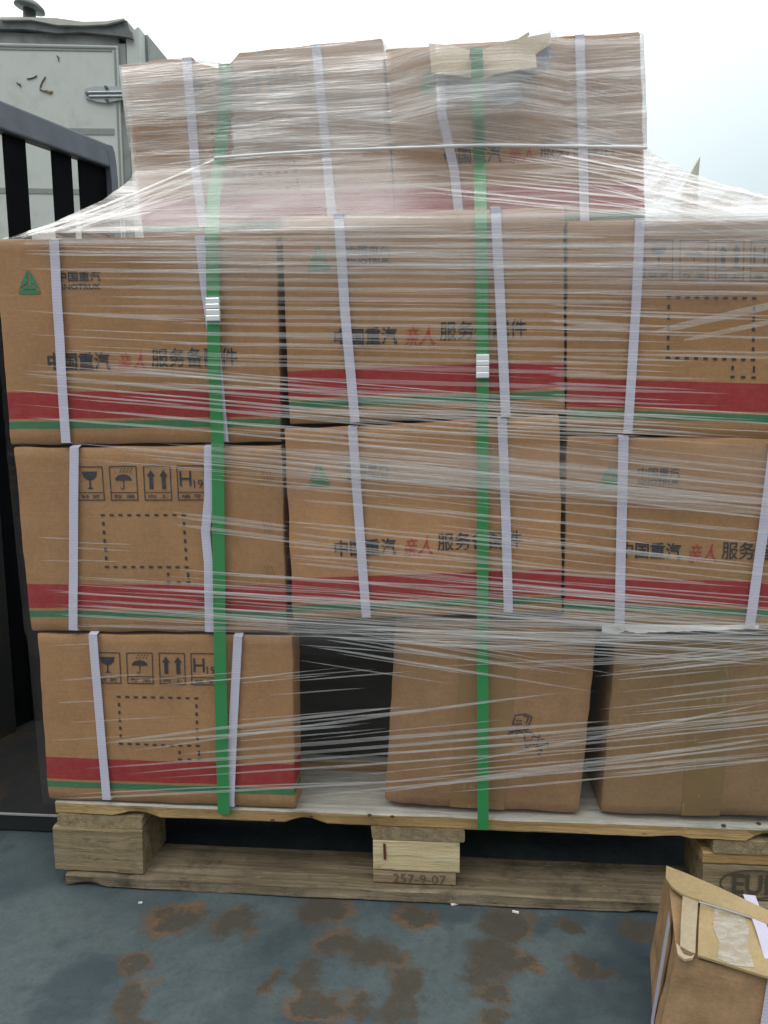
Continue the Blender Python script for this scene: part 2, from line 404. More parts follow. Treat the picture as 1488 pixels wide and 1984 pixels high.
blobs = [(345, 1778, 62, 30), (455, 1790, 52, 34), (630, 1765, 55, 32), (655, 1830, 48, 28), (720, 1850, 66, 34), (785, 1905, 44, 44),
         (590, 1895, 30, 50), (620, 1950, 78, 30), (700, 1950, 30, 22), (805, 1775, 42, 26), (780, 1950, 44, 34), (265, 1870, 34, 30),
         (262, 1935, 38, 40), (250, 1985, 40, 20), (985, 1795, 50, 40), (960, 1860, 58, 48), (925, 1890, 34, 18), (1010, 1870, 40, 22), (950, 1925, 44, 20),
         (1128, 1870, 34, 26), (1165, 1885, 30, 10), (1100, 1790, 34, 14), (520, 1905, 16, 30), (1240, 1800, 40, 24), (950, 1975, 40, 24)]
acc = None
for (x, y, rx, ry) in blobs:
    c0 = unZ(x, y, 0); ex = (unZ(x+rx, y, 0)-c0).length; ey = (unZ(x, y+ry, 0)-unZ(x, y-ry, 0)).length/2
    mp = N(t, 'ShaderNodeMapping'); mp.vector_type = 'TEXTURE'; t.links.new(wa.outputs[0], mp.inputs[0])
    mp.inputs['Location'].default_value = (c0.x, c0.y, 0); mp.inputs['Scale'].default_value = (ex, ey, 10)
    ln = N(t, 'ShaderNodeVectorMath', operation='LENGTH'); t.links.new(mp.outputs[0], ln.inputs[0])
    acc = ln.outputs['Value'] if acc is None else mth(t, 'MINIMUM', acc, ln.outputs['Value'])
far_ = mrange(t, noi(t, P, 3.0, 5, .6), .60, .62)
rmask = mrange(t, mth(t, 'ADD', acc, mth(t, 'MULTIPLY', mth(t, 'SUBTRACT', noi(t, P, 30, 8, .8), .5), 1.0)), 1.30, .62)
rim = mth(t, 'MULTIPLY', mth(t, 'MULTIPLY', mrange(t, acc, .55, .9), rmask), mrange(t, noi(t, P, 7, 3), .38, .58))
rust = mixc(t, mth(t, 'MULTIPLY', rim, mrange(t, n1, .35, .65)), mixc(t, n2, (.048, .043, .031), (.075, .055, .036)), (.215, .098, .028))
c = mixc(t, mth(t, 'MULTIPLY', rmask, mrange(t, n2, .3, .7, .74, .95)), c, rust)
sp1 = noi(t, P, 210, 4, .7); c = mixc(t, mrange(t, sp1, .5, .75, 0, .5), c, (.030, .036, .036)); c = mixc(t, mrange(t, noi(t, P, 33, 7, .8), .58, .72, 0, .35), c, (.15, .17, .165))
t.links.new(c, b.inputs['Base Color']); b.inputs['Specular IOR Level'].default_value = .35
t.links.new(mrange(t, n2, .3, .7, .55, .8), b.inputs['Roughness'])
bump(t, b, mth(t, 'ADD', n2, mth(t, 'MULTIPLY', rmask, -.4)), .35, .002)
mb = MB(); mb.box((.9, -.2, -.06), (1.9, 2.6, .06))
tag(mb.build('steel_deck', m), None, None, kind='structure')
# small litter on the deck
for k, (x, y, a, s) in enumerate([(882, 1752, .4, .007), (999, 1768, -.3, .005), (272, 1750, .2, .003)]):
    mb = MB(); mb.box(unZ(x, y, .0015)+Vector((0, 0, .001)), (s, s*.3, .0012), rot=Matrix.Rotation(a, 3, 'Z'))
    tag(mb.build('wood_chip', M['paper']), ['pale splinter on the steel deck below the centre of the pallet', 'tiny white chip on the deck right of the pale splinter', 'tiny pale crumb on the deck below the left pallet block'][k], 'chip')

# dark cross ledge left of the pallet, headboard, side gate
yl = unZ(50, 1612, 0).y; zt = unY(50, 1577, yl).z
led = thing('cross_beam', 'dark rusty steel cross beam on the deck at the left of the pallet', 'beam', (-.5, yl+.2, 0))
mb = MB(); mb.box((-1.0, yl+.42, zt/2), (.985, .42, zt/2-.001)); mb.build('beam_body', M['ledge'], led, bevel=.003)
mb = MB(); mb.box((-1.0, yl-.0005, zt-.001), (.986, .0022, .0014)); mb.build('bright_edge', simple('worn_bright_edge', (.30, .31, .31), .45), led)
hb = thing('headboard', 'black steel headboard rising behind the pallet load', 'headboard', (.6, 1.0, 0))
mb = MB(); mb.box((.45, 1.02, .55), (1.35, .02, .549)); mb.build('panel', M['black'], hb)
for xx in (-.7, 0, .7, 1.4): mb = MB(); mb.box((xx, .985, .55), (.03, .0145, .54)); mb.build('rib', M['black'], hb)
gdir = Vector((math.sin(math.radians(18)), math.cos(math.radians(18)), 0))
gnrm = Vector((gdir.y, -gdir.x, 0))      # faces the camera side
P1 = unY(206, 305, .93)
def gate_t(px, py=300):   # parameter along the gate line for an image column
    d = ray(px, py); # solve CAM+s*d = P1 + t*gdir in xy
    A = d.x*(-gdir.y)-(-gdir.x)*d.y
    bx, by = P1.x-CAM.x, P1.y-CAM.y
    s = (bx*(-gdir.y)-(-gdir.x)*by)/A; q = CAM+d*s
    return (q-Vector((P1.x, P1.y, q.z))).dot(gdir), q
t0, q0 = gate_t(0, 228)
P0 = Vector((P1.x, P1.y, 0))+gdir*t0; P0.z = q0.z
gate = thing('side_gate', 'black barred steel gate with grey top rail at the left edge', 'gate', (P0.x, P0.y, 0))
slope = (P1.z-P0.z)/abs(t0)
def gpt(t_, z): q = Vector((P1.x, P1.y, 0))+gdir*t_; q.z = z; return q
def topz(t_): return P1.z+(P1.z-P0.z)/(0-t0)*t_
mb = MB(); ext = -1.0; hh = .036
rot = Matrix((gdir, gnrm, Vector((0, 0, 1)))).transposed()
a, b_ = gpt(ext, topz(ext)), gpt(-.005, topz(-.005)-.004)
for th_ in (0,):
    fr = [a+Vector((0, 0, hh))-gnrm*-.02, b_+Vector((0, 0, hh*.9))+gnrm*.02, b_-Vector((0, 0, hh*.72))+gnrm*.02, a-Vector((0, 0, hh))+gnrm*.02]
    mb.hexa(fr, [p-gnrm*.035 for p in fr])
    # rounded far corner running down
    pts = [b_+Vector((0, 0, .0)), gpt(.008, topz(0)-.010), gpt(.014, topz(0)-.03), gpt(.016, topz(0)-.10), gpt(.016, .3)]
    for p_, q_ in zip(pts[:-1], pts[1:]):
        pass
mb.build('top_rail', M['railgrey'], gate, bevel=.005)
mb = MB()
prof = [(-.010, topz(-.005)+hh*.84-.004), (.002, topz(0)+hh*.74), (.010, topz(0)+hh*.35), (.014, topz(0)-hh*.4), (.0165, topz(0)-hh*1.4), (.0175, 1.04)]
for (ta, za), (tb, zb) in zip(prof[:-1], prof[1:]):
    w0 = .024; fr = [gpt(ta, za)+gnrm*.0205, gpt(tb, zb)+gnrm*.0205, gpt(tb-w0, zb-.012)+gnrm*.0205, gpt(ta-w0, za-.012)+gnrm*.0205]
    mb.hexa(fr, [p-gnrm*.036 for p in fr])
mb.build('end_post', M['railgrey'], gate)
for (xa, xb) in ((-60, -28), (9, 49), (101, 136), (152, 206)):
    ta, tb = gate_t(xa, 300)[0], gate_t(xb, 300)[0]; tb = min(tb, .004)
    mb = MB(); zt_ = lambda q: topz(q)-hh*.7
    fr = [gpt(ta, zt_(ta)), gpt(tb, zt_(tb)), gpt(tb, .9), gpt(ta, .9)]
    mb.hexa([p+gnrm*.003 for p in fr], [p-gnrm*.005 for p in fr]); mb.build('bar', M['black'], gate)
mb = MB()
fr = [gpt(ext, 1.05), gpt(.0175, 1.05), gpt(.0175, .001), gpt(ext, .001)]
mb.hexa([p+gnrm*.010 for p in fr], [p-gnrm*.026 for p in fr]); mb.build('lower_panel', M['black'], gate)
for q in range(9):
    tq = ext+.04+q*.118; mb = MB(); fr = [gpt(tq, 1.03), gpt(tq+.05, 1.03), gpt(tq+.05, .02), gpt(tq, .02)]
    mb.hexa([p+gnrm*.030 for p in fr], [p+gnrm*.0105 for p in fr]); mb.build('slat', M['ledge'], gate)

# ------------------------------------------------------------------ white box lorry
YT = 3.5
tr = thing('box_lorry', 'white box lorry with grimy roof edge and hinged rear door standing behind the gate', 'lorry', (-1.9, YT, -1.3))
def grime(name, base, dirt, a, b__, sc_=6):
    m, t, b = newmat(name); P = geop(t)
    n = noi(t, P, sc_, 6, .65); c = mixc(t, mrange(t, n, a, b__), base, dirt)
    st = noi(t, mapv(t, P, (22, 22, 1.2)), 1, 4); c = mixc(t, mrange(t, st, .5, .8, 0, .3), c, dirt)
    t.links.new(c, b.inputs['Base Color']); b.inputs['Roughness'].default_value = .5
    return m
M['tr_white'] = grime('lorry_white', (.55, .59, .56), (.43, .45, .40), .45, .8)
M['tr_frame'] = grime('lorry_grey_frame', (.26, .28, .27), (.17, .18, .17), .4, .7)
M['tr_grime'] = grime('lorry_dark_grime', (.15, .17, .17), (.09, .10, .10), .4, .7, 10)
M['tr_red'] = grime('lorry_red_side', (.62, .07, .09), (.3, .06, .07), .4, .8)
M['tr_strip'] = simple('grey_strip', (.26, .28, .27), .5)
def T(px, py, dy=0.): return unY(px, py, YT+dy)
xr = T(262, 60).x; xl = xr-2.3; zt_ = T(240, 60).z; zroof = T(240, 42).z
mb = MB(); mb.box(((xl+xr)/2, YT+3.06, (zt_-.9)/2), ((xr-xl)/2-.02, 3.0, (zt_+.9)/2)); mb.build('cargo_body', M['tr_white'], tr)
# rear frame: header, corner post
def slab(pxs, d0, d1, mat, name, parent=tr, bevel=.006):
    mb = MB(); fr = [unY(x, y, YT-d0) for x, y in pxs]; mb.hexa(fr, [Vector((p.x, YT+d1, p.z)) for p in fr]); return mb.build(name, mat, parent, bevel=bevel)
slab([(-300, 48), (228, 70), (234, 104), (-300, 74)], .0, .06, M['tr_frame'], 'header')
slab([(226, 84), (243, 84), (262, 520), (240, 520)], .005, .06, M['tr_frame'], 'hinge_post')
slab([(243, 68), (268, 50), (285, 500), (262, 500)], .0, .10, M['tr_white'], 'corner_post')
# sagging grimy roof edge
mb = MB(); top = [(-300, 34), (0, 36), (50, 34), (110, 38), (160, 44), (200, 42), (235, 36), (246, 40), (254, 68)]
bot = [(-300, 60), (0, 56), (50, 56), (110, 64), (160, 62), (200, 66), (235, 70), (248, 72), (256, 74)]
for (a0, a1, c0, c1) in zip(top[:-1], top[1:], bot[:-1], bot[1:]):
    fr = [unY(*a0, YT-.03), unY(*a1, YT-.03), unY(*c1, YT-.03), unY(*c0, YT-.03)]
    mb.hexa(fr, [Vector((p.x, YT+.2, p.z)) for p in fr])
mb.build('roof_edge', M['tr_grime'], tr)
mb = MB()
mb2 = [(0, 33), (60, 33), (110, 35), (160, 42), (205, 41), (240, 35)]
lo = [(0, 38), (60, 38), (110, 48), (160, 49), (205, 47), (240, 38)]
for (a0, a1, c0, c1) in zip(mb2[:-1], mb2[1:], lo[:-1], lo[1:]):
    fr = [unY(*a0, YT-.05), unY(*a1, YT-.05), unY(*c1, YT-.05), unY(*c0, YT-.05)]
    mb.hexa(fr, [Vector((p.x, YT+.3, p.z+.01)) for p in fr])
mb.build('roof_lip', simple('pale_roof_lip', (.50, .50, .46), .6, var=.4, scale=9), tr)
# side wall receding: red with grey upper rail
mb = MB(); zs = unY(266, 50, YT).z
mb.quad([(xr+.012, YT+.1, -.8), (xr+.012, YT+6, -.8), (xr+.012, YT+6, zs-.06), (xr+.012, YT+.1, zs-.06)])
mb.build('red_side_panel', M['tr_red'], tr)
mb = MB(); mb.box((xr+.022, YT+3.05, zs-.08), (.012, 2.95, .075)); mb.build('side_rail', M['tr_frame'], tr)
mb = MB(); mb.box((xr-.5, YT+3.1, zs-.004), (.51, 2.9, .006)); mb.build('roof', M['tr_frame'], tr)
# door leaf with nested frames
door = None
mb = MB(); fr = [unY(x, y, YT-.02) for x, y in [(-300, 76), (228, 88), (246, 560), (-300, 560)]]
mb.hexa(fr, [Vector((p.x, YT-.001, p.z)) for p in fr]); door = mb.build('door', M['tr_white'], tr, bevel=.004)
door_off = door
def dslab(pxs, d, mat, name, par=door):
    mb = MB(); fr = [unY(x, y, YT-.02-d) for x, y in pxs]; bk = [Vector((p.x, YT-.0195, p.z)) for p in fr]; mb.hexa(fr, bk)
    o = mb.build(name, mat, tr); 
    if par: o.parent = par
    return o
dslab([(-300, 80), (224, 91), (224, 94), (-300, 84)], .006, M['tr_strip'], 'door_trim')
dslab([(-300, 88), (216, 97), (216, 99.5), (-300, 90.5)], .004, M['tr_strip'], 'door_trim')
dslab([(220, 98), (223, 98), (242, 520), (239, 520)], .006, M['tr_strip'], 'door_trim')
dslab([(-300, 244), (221, 249), (221, 261), (-300, 258)], .004, M['tr_strip'], 'grey_strip')
dslab([(-300, 358), (236, 368), (236, 377), (-300, 370)], .004, M['tr_strip'], 'grey_strip')
# peeled scratches on the door
M['scr'] = simple('dark_scratch', (.09, .08, .06), .8)
for pts in ([(52, 153), (60, 152), (68, 149), (71, 146)], [(88, 149), (82, 158), (78, 168), (77, 174), (86, 176)], [(32, 160), (36, 163), (40, 166)], [(110, 108), (114, 112), (113, 118)], [(38, 162), (40, 168)]):
    mb = MB(); ps = [unY(x, y, YT-.024) for x, y in pts]; mb.tube(ps, .0035, 5)
    sm = mb.build('scratch', M['scr'], tr); sm.parent = door
mb = MB(); mb.tube([unY(x, y, YT-.024) for x, y in [(82, 176), (90, 176), (97, 179), (102, 177)]], [.004, .008, .010, .004], 6)
sm = mb.build('rust_scab', simple('rust_scab', (.30, .24, .15), .8), tr); sm.parent = door
# hinge
hg = MB(); M['hinge'] = simple('galvanised_hinge', (.42, .45, .46), .35, .5, var=.2)
def poly_plate(mb, pxs, d, th):
    fr = [unY(x, y, YT-d) for x, y in pxs]; bk = [Vector((p.x, YT-d+th, p.z)) for p in fr]
    mb.quad(fr[::-1]); n = len(fr)
    for i in range(n): mb.quad([fr[i], fr[(i+1) % n], bk[(i+1) % n], bk[i]])
poly_plate(hg, [(163, 172), (182, 167), (232, 167), (241, 171), (241, 192), (205, 199), (188, 197), (165, 190)], .035, .015)
for yy in (179, 187): hg.tube([unY(172, yy, YT-.04), unY(240, yy-1, YT-.04)], .006, 6)
hg.tube([unY(242, 168, YT-.04), unY(243.5, 196, YT-.04)], .016, 8)
hi = hg.build('hinge', M['hinge'], tr)
for x, y in ((206, 170), (207, 194), (169, 182)):
    mb = MB(); p = unY(x, y, YT-.036); mb.tube([p, p-Vector((0, .012, 0))], .009, 8)
    bo = mb.build('bolt', M['tr_grime'], tr); bo.parent = hi
# roof vent
v = thing('roof_vent', 'small dark mushroom vent on the roof of the white box lorry', 'vent', unY(58, 36, YT+.15))
mb = MB(); mb.tube([unY(57, 38, YT+.15), unY(57, 18, YT+.15)], .036, 14); mb.build('stem', M['tr_grime'], v, True)
mb = MB(); ax = Vector((.22, 0, 1)).normalized(); c0 = unY(58, 11, YT+.15)
mb.tube([c0-ax*.022, c0-ax*.018, c0, c0+ax*.022, c0+ax*.03], [.02, .088, .082, .05, .01], 20); mb.build('cap', M['tr_grime'], v, True)
# pale fin above the wrap on the right
fn = MB(); YF = 3.2
pr = [(1357, 303), (1340, 333), (1326, 360), (1318, 470), (1352, 470), (1353, 345)]
fr = [unY(x, y, YF) for x, y in pr]; bk = [p+Vector((.0, .05, 0)) for p in fr]
fn.quad(fr[::-1]); fn.quad(bk)
for i in range(6): fn.quad([fr[i], fr[(i+1) % 6], bk[(i+1) % 6], bk[i]])
p = unY(1335, 470, YF); fn.box((p.x, YF+.025, (p.z-1.3)/2), (.03, .024, (p.z+1.3)/2))
tag(fn.build('mirror_fin', simple('pale_fin', (.55, .56, .47), .5)), 'pale pointed fin poking up above the film on the right, against the sky', 'fin')

# ------------------------------------------------------------------ pallet
PL = 1.24
pal = thing('pallet', 'weathered wooden four-way pallet on the steel deck carrying the cartons', 'pallet', (.6, .4, 0))
def board(name, x0, x1, y0, y1, z0, z1, mats, axis, jit=.0016, seg=40, chips=0, seed=0, split=None):
    mb = MB(); n = seg; rings = []
    for i in range(n+1):
        s = i/n; 
        if axis == 0: cx = x0+(x1-x0)*s; prof = [(y0, z0), (y1, z0), (y1, z1), (y0, z1)]
        else: cx = y0+(y1-y0)*s; prof = [(x0, z0), (x1, z0), (x1, z1), (x0, z1)]
        ch = .0025; (a0, b0), (a1, _), (_, b1) = prof[0], prof[1], prof[2]
        pr = [(a0+ch, b0), (a1-ch, b0), (a1, b0+ch), (a1, b1-ch), (a1-ch, b1), (a0+ch, b1), (a0, b1-ch), (a0, b0+ch)]
        ring = []
        for k, (a, bb) in enumerate(pr):
            nz = noise.noise(Vector((cx*9, k*3.1+seed*7, seed)))+.5*noise.noise(Vector((cx*40, k*3.1+seed*7, 5)))
            nz2 = noise.noise(Vector((cx*7+9, k*2.3+seed*5, seed+3)))
            da = nz*jit*(1.6 if k in (6, 7, 0, 5) else .6); db = nz2*jit
            if chips and k in (0, 7):
                cc = noise.noise(Vector((cx*11+seed, 2.2, seed)));
                if cc > .28: db += (cc-.28)*chips; da += (cc-.28)*chips*.6
            aa = a+da; bz = bb+db
            ring.append((cx, aa, bz) if axis == 0 else (aa, cx, bz))
        rings.append(len(mb.v)); mb.v += [Vector(r) for r in ring]
    for i in range(n):
        for k in range(8):
            A, B = rings[i]+k, rings[i]+(k+1) % 8; C, D = rings[i+1]+(k+1) % 8, rings[i+1]+k
            mb.f.append((A, B, C, D)); mb.m.append(1 if (k in (6, 7, 0, 1, 2) and len(mats) > 1) else 0)
    mb.f.append(tuple(rings[0]+k for k in range(8))); mb.m.append(len(mats)-1)
    mb.f.append(tuple(rings[-1]+k for k in range(8))[::-1]); mb.m.append(len(mats)-1)
    return mb, mats
def bld(name, *a, **k):
    mb, mats = board(name, *a, **k); return mb.build(name, mats, pal)
ys = [(0, .145), (.182, .282), (.32, .48), (.518, .618), (.655, .80)]
for k, (a, c) in enumerate(ys):
    bld('deck_board', -.004 if k == 0 else 0, PL, a, c, .1225, .1445, [M['w_deck'], M['w_edge']], 0, seed=k, seg=90, chips=.03 if k == 0 else .01)
bxs = [(-.002, .143), (.524, .669), (1.055, 1.2)]
for k, (a, c) in enumerate(bxs):
    bld('stringer_board', a, c+.004*(k == 1), .001, .80, .1005, .122, [M['w_str']], 1, seed=10+k, seg=40)
    for j, (y0, y1) in enumerate(((.004, .10), (.35, .45), (.70, .798))):
        if k == 1 and j == 0:
            mb, mats = board('block', a+.002, c-.004, .002, y1, .046, .100, [M['w_pale']], 0, jit=.0008, seg=20, seed=21)
            o = mb.build('block', mats, pal)
            p = Print(mb2_ := MB(), lambda u, v, l: Vector((a+.002+u*(c-a-.006), .0-l, .100-v*.054)))
            # staples and cracks
            p.poly([(.12, .10), (.15, .10), (.155, .62), (.125, .62)][::-1], 0)
            q = mb2_.build('staple', simple('rusty_staple', (.10, .03, .015), .7), pal)
            q.parent = o
            mb, mats = board('block', a+.002, c-.010, .0035, y1, .0225, .0455, [M['w_stamp']], 0, jit=.0008, seg=20, seed=22)
            p = Print(mb, lambda u, v, l: Vector((a+.002+u*(c-a-.012), .0025-l, .0455-v*.023)))
            p.text('257-9-07', .24, .18, .88, .82, 1, -.006)
            mb.build('stamped_block', [M['w_stamp'], simple('burnt_stamp', (.10, .07, .045), .8)], pal)
        elif k == 2 and j == 0:
            mb, mats = board('block', a-.012, c, y0, y1, .0225, .080, [M['w_block']], 0, jit=.0012, seg=20, seed=25)
            p = Print(mb, lambda u, v, l: Vector((a-.012+u*(c-a+.012), y0-.0015-l, .080-v*.0575)))
            for r_ in (0,):
                pts = [(.50-.34*math.cos(q*math.pi/14+.2), .5+.40*math.sin(-q*math.pi/14-.2)) for q in range(0, 28)]; p.stroke(pts+[pts[0]], .020, 1, 2.5)
            p.text('EUR', .28, .22, .74, .80, 1, .02)
            mb.build('stamped_block', [M['w_block'], simple('burnt_brand', (.07, .058, .045), .8)], pal)
            mb, mats = board('block', a-.014, c, y0, y1, .0805, .100, [M['w_edge']], 0, jit=.002, seg=20, seed=26); mb.build('block', mats, pal)
        else:
            mb, mats = board('block', a-.008 if k == 0 else a, c, y0-.006*(k == 0), y1, .0225, .0997, [M['w_block']], 0, jit=.0035, seg=16, seed=30+k*3+j)
            mb.build('block', mats, pal)
for k, (y0, y1) in enumerate(((-.012, .092), (.35, .45), (.705, .80))):
    bld('bottom_board', .012, PL, y0, y1, .001, .022, [M['w_bot']], 0, jit=.0016, seed=50+k, seg=140, chips=.012)
# nail heads on the deck board
M['nail'] = simple('rusty_nail', (.06, .04, .03), .6)
for x, y in ((602, 1583), (528, 1590), (716, 1580), (1402, 1600), (1470, 1596), (760, 1583)):
    mb = MB(); p = unZ(x, y, .1455); mb.tube([p, p+Vector((0, 0, .0012))], .0035, 8); mb.build('nail', M['nail'], pal)

# ------------------------------------------------------------------ cartons
FILMG = 'printed spare-parts cartons stacked on the pallet'
def carton(label, corners, Y, depth, matk, kind=None, du=0, dv=0, straps=(), dent=None, group=FILMG, seed=0, zbot=None, bulge=.0028, roundl=0., sw=25, tapes=(), extra=None, name='carton'):
    TL, TR, BR, BL = [unY(x, y, Y) for x, y in corners]
    if zbot is not None:
        for q, o_ in ((BL, TL), (BR, TR)): 
            s = (zbot-o_.z)/(q.z-o_.z); q.x = o_.x+(q.x-o_.x)*s; q.z = zbot
    base = (BL+BR)/2; base.y = Y+depth/2
    root = thing(name, label, 'box', base, group)
    asp = (TR-TL).length/((TL-BL).length)
    def fm(u, v, lift=0.):
        a = TL.lerp(TR, u); c = BL.lerp(BR, u); p = a.lerp(c, v)
        e = (1-(2*u-1)**4)*(1-(2*v-1)**4)
        y = Y-bulge*e*(.6+.8*noise.noise(Vector((u*2.2+seed*5, v*2+seed, 1.3))))-.0012*noise.noise(Vector((u*7, v*6, seed)))
        p.z += .0022*noise.noise(Vector((u*9, seed*3.1, 0)))*max(0, 1-v*6)+.0022*noise.noise(Vector((u*9, seed*3.1, 9)))*max(0, v*6-5)
        p.x += .0020*noise.noise(Vector((v*8, seed*2.1, 4)))*(max(0, 1-u*8)+max(0, u*8-7))
        if dent: p.z -= dent(u)*max(0, 1-v*2.2)
        if roundl and u < .12: y += roundl*(1-u/.12)**2
        p.y = y-lift
        return p
    nu, nv = 24, 18; mb = MB(); ed = .0022
    us = [0, .006]+[i/nu for i in range(1, nu)]+[.994, 1]; vs = [0, .008]+[i/nv for i in range(1, nv)]+[.992, 1]
    G = {}
    for i, u in enumerate(us):
        for j, v in enumerate(vs):
            p = fm(u, v)
            if u in (0, 1): p.y += ed
            if v in (0, 1): p.y += ed
            if (u in (0, 1)) and (v in (0, 1)): p.y += .002
            G[i, j] = len(mb.v); mb.v.append(p)
    nf = len(us)-1; nvj = len(vs)-1
    for i in range(nf):
        for j in range(nvj):
            mb.f.append((G[i, j+1], G[i+1, j+1], G[i+1, j], G[i, j])); mb.m.append(0)
            mb.uv[len(mb.f)-1] = [(us[i], 1-vs[j+1]), (us[i+1], 1-vs[j+1]), (us[i+1], 1-vs[j]), (us[i], 1-vs[j])]
    # sides, top, bottom, back
    dvv = Vector((0, depth, 0))
    Lc = [mb.v[G[0, j]] for j in range(nvj+1)]; Rc = [mb.v[G[nf, j]] for j in range(nvj+1)]
    Tc = [mb.v[G[i, 0]] for i in range(nf+1)]; Bc = [mb.v[G[i, nvj]] for i in range(nf+1)]
    def bk(p): return Vector((p.x, Y+depth, p.z))
    for j in range(nvj):
        mb.quad([Lc[j], bk(Lc[j]), bk(Lc[j+1]), Lc[j+1]], 0, [(0, 1-vs[j]), (.1, 1-vs[j]), (.1, 1-vs[j+1]), (0, 1-vs[j+1])])
        mb.quad([Rc[j+1], bk(Rc[j+1]), bk(Rc[j]), Rc[j]], 0, [(0, 1-vs[j+1]), (.1, 1-vs[j+1]), (.1, 1-vs[j]), (0, 1-vs[j])])
    for i in range(nf):
        mb.quad([Tc[i], Tc[i+1], bk(Tc[i+1]), bk(Tc[i])], 0, [(0, .99)]*4)
        mb.quad([Bc[i+1], Bc[i], bk(Bc[i]), bk(Bc[i+1])], 0, [(0, .01)]*4)
    mb.quad([bk(TL), bk(TR), bk(BR), bk(BL)], 0, [(0, .99)]*4)
    p = Print(mb, fm)
    if kind == 'logo': print_logo(p, asp, du, dv)
    if kind == 'icons': print_icons(p, asp, du, dv)
    if extra: extra(p, asp)
    body = mb.build('carton_body', [M[matk], M['ink'], M['redink'], M['greenink'], M['marker'], M['crease']], root, smooth=False)
    for q in range(nf*nvj): body.data.polygons[q].use_smooth = True
    # tapes
    for (u0, u1, mk) in tapes:
        tb = MB()
        for j in range(nvj):
            tb.quad([fm(u0, vs[j+1], .0009), fm(u1, vs[j+1], .0009), fm(u1, vs[j], .0009), fm(u0, vs[j], .0009)])
        tb.build('tape', M[mk], root)
    for pts in straps:
        ps = [unY(x, y, Y-.007) for x, y in pts]
        d = densify(ps, 12)
        for q in d: q.y += .0012*noise.noise(q*14)
        d = [Vector((d[0].x, Y+.05, d[0].z+.002)), Vector((d[0].x, Y+.002, d[0].z+.003))]+d+[Vector((d[-1].x, Y+.0005, d[-1].z-.0005))]
        if dent is not None: pass
        dist = (d[3]-CAM).dot(Fv)
        sm = strap_mesh(d, sw*dist/FPX, th=.0009); sm.build('strap', M['strap_white'], root)
    return root, fm, asp

def fold_marks(p, asp):
    for v0 in (.15, .42, .66, .93):
        for q in range(3):
            x = .925+.012*q; p.stroke([(x, v0-.03), (x+.012, v0+.015), (x+.004, v0+.035)], .002, 5, asp)
carton('printed carton with green emblem at the left end of the wide upper-middle tier', [(-12, 463), (535, 458), (544, 856), (20, 862)], 0, .40, 'card_print', 'logo',
       straps=[[(105, 464), (112, 600), (128, 858)], [(387, 458), (398, 560), (420, 700), (434, 856)]], seed=1, sw=19)
carton('tilted printed carton in the middle of the wide tier, dark wedge gap under it', [(545, 420), (1092, 400), (1095, 802), (561, 822)], 0, .40, 'card_print', 'logo', .012, -.005,
       straps=[[(656, 414), (668, 600), (688, 818)], [(960, 402), (970, 600), (980, 806)]], seed=2, sw=19)
carton('carton with dashed square and symbols at the right end of the wide tier', [(1100, 427), (1642, 427), (1630, 857), (1098, 838)], 0, .40, 'card_print', 'icons', .045, -.012,
       straps=[[(1240, 424), (1232, 600), (1216, 840)], [(1530, 424), (1520, 600), (1510, 850)]], seed=3, sw=18)
carton('carton left in the second tier from the bottom, dark glass, umbrella and arrow symbols', [(25, 867), (544, 863), (556, 1227), (60, 1222)], 0, .40, 'card_print', 'icons', straps=[[(144, 866), (143, 1000), (142, 1221)], [(404, 866), (405, 960), (398, 1030), (404, 1090), (406, 1224)]], seed=4, sw=18, extra=fold_marks)
carton('slanting printed carton with purplish-red band in the middle above the dark gap', [(550, 832), (1083, 804), (1090, 1186), (568, 1202)], 0, .40, 'card_mid', 'logo', .005, .035,
       straps=[[(683, 828), (697, 1030), (710, 1196)], [(973, 812), (980, 1000), (985, 1186)]], seed=5, sw=18)
carton('printed carton at the right of the second tier, white torn paper under it', [(1099, 845), (1628, 850), (1600, 1228), (1092, 1208)], 0, .40, 'card_print', 'logo', .045, .0,
       straps=[[(1208, 846), (1204, 1030), (1200, 1211)], [(1500, 860), (1478, 1030), (1452, 1216)]], seed=6, sw=19)
carton('bottom left carton on the pallet with symbols, dark gap to its right', [(72, 1228), (566, 1233), (571, 1566), (93, 1548)], 0, .055, 'card_print', 'icons', -.008, .0,
       straps=[[(180, 1229), (192, 1380), (207, 1549)], [(461, 1233), (452, 1400), (446, 1562)]], seed=7, sw=17)
def scrawl(p, asp):
    K = 4
    def px(x, y): return ((x-772)/388, (y-1203)/360)
    S = [[(1016, 1378), (1030, 1374), (1044, 1380), (1040, 1392)], [(1018, 1380), (1014, 1394), (1032, 1392)], [(1020, 1387), (1032, 1386)], [(1034, 1372), (1050, 1378), (1046, 1394), (1036, 1398)],
         [(1008, 1408), (1046, 1402)], [(1026, 1396), (1022, 1418)], [(1022, 1404), (1006, 1414)], [(1024, 1404), (1036, 1410)], [(1038, 1406), (1056, 1408), (1054, 1420), (1040, 1422), (1038, 1410)],
         [(1058, 1414), (1078, 1420)], [(1068, 1408), (1064, 1432)], [(1050, 1426), (1066, 1432), (1084, 1426)], [(1062, 1434), (1076, 1440), (1068, 1448)], [(1040, 1424), (1044, 1436), (1052, 1430)], [(1084, 1420), (1086, 1434)]]
    l = .0014
    for s in S: p.stroke([px(*q) for q in s], .0052, K, asp, l); l += .0002
carton('plain brown taped carton on the pallet under the slanting carton, handwritten marks on its face', [(766, 1196), (1158, 1206), (1122, 1576), (745, 1556)], .012, .36, 'card_plain', None, seed=8, roundl=.012, tapes=[(.34, .62, 'tape')] if 'tape' in M else (), extra=scrawl, group='plain brown cartons on the pallet', bulge=.008)
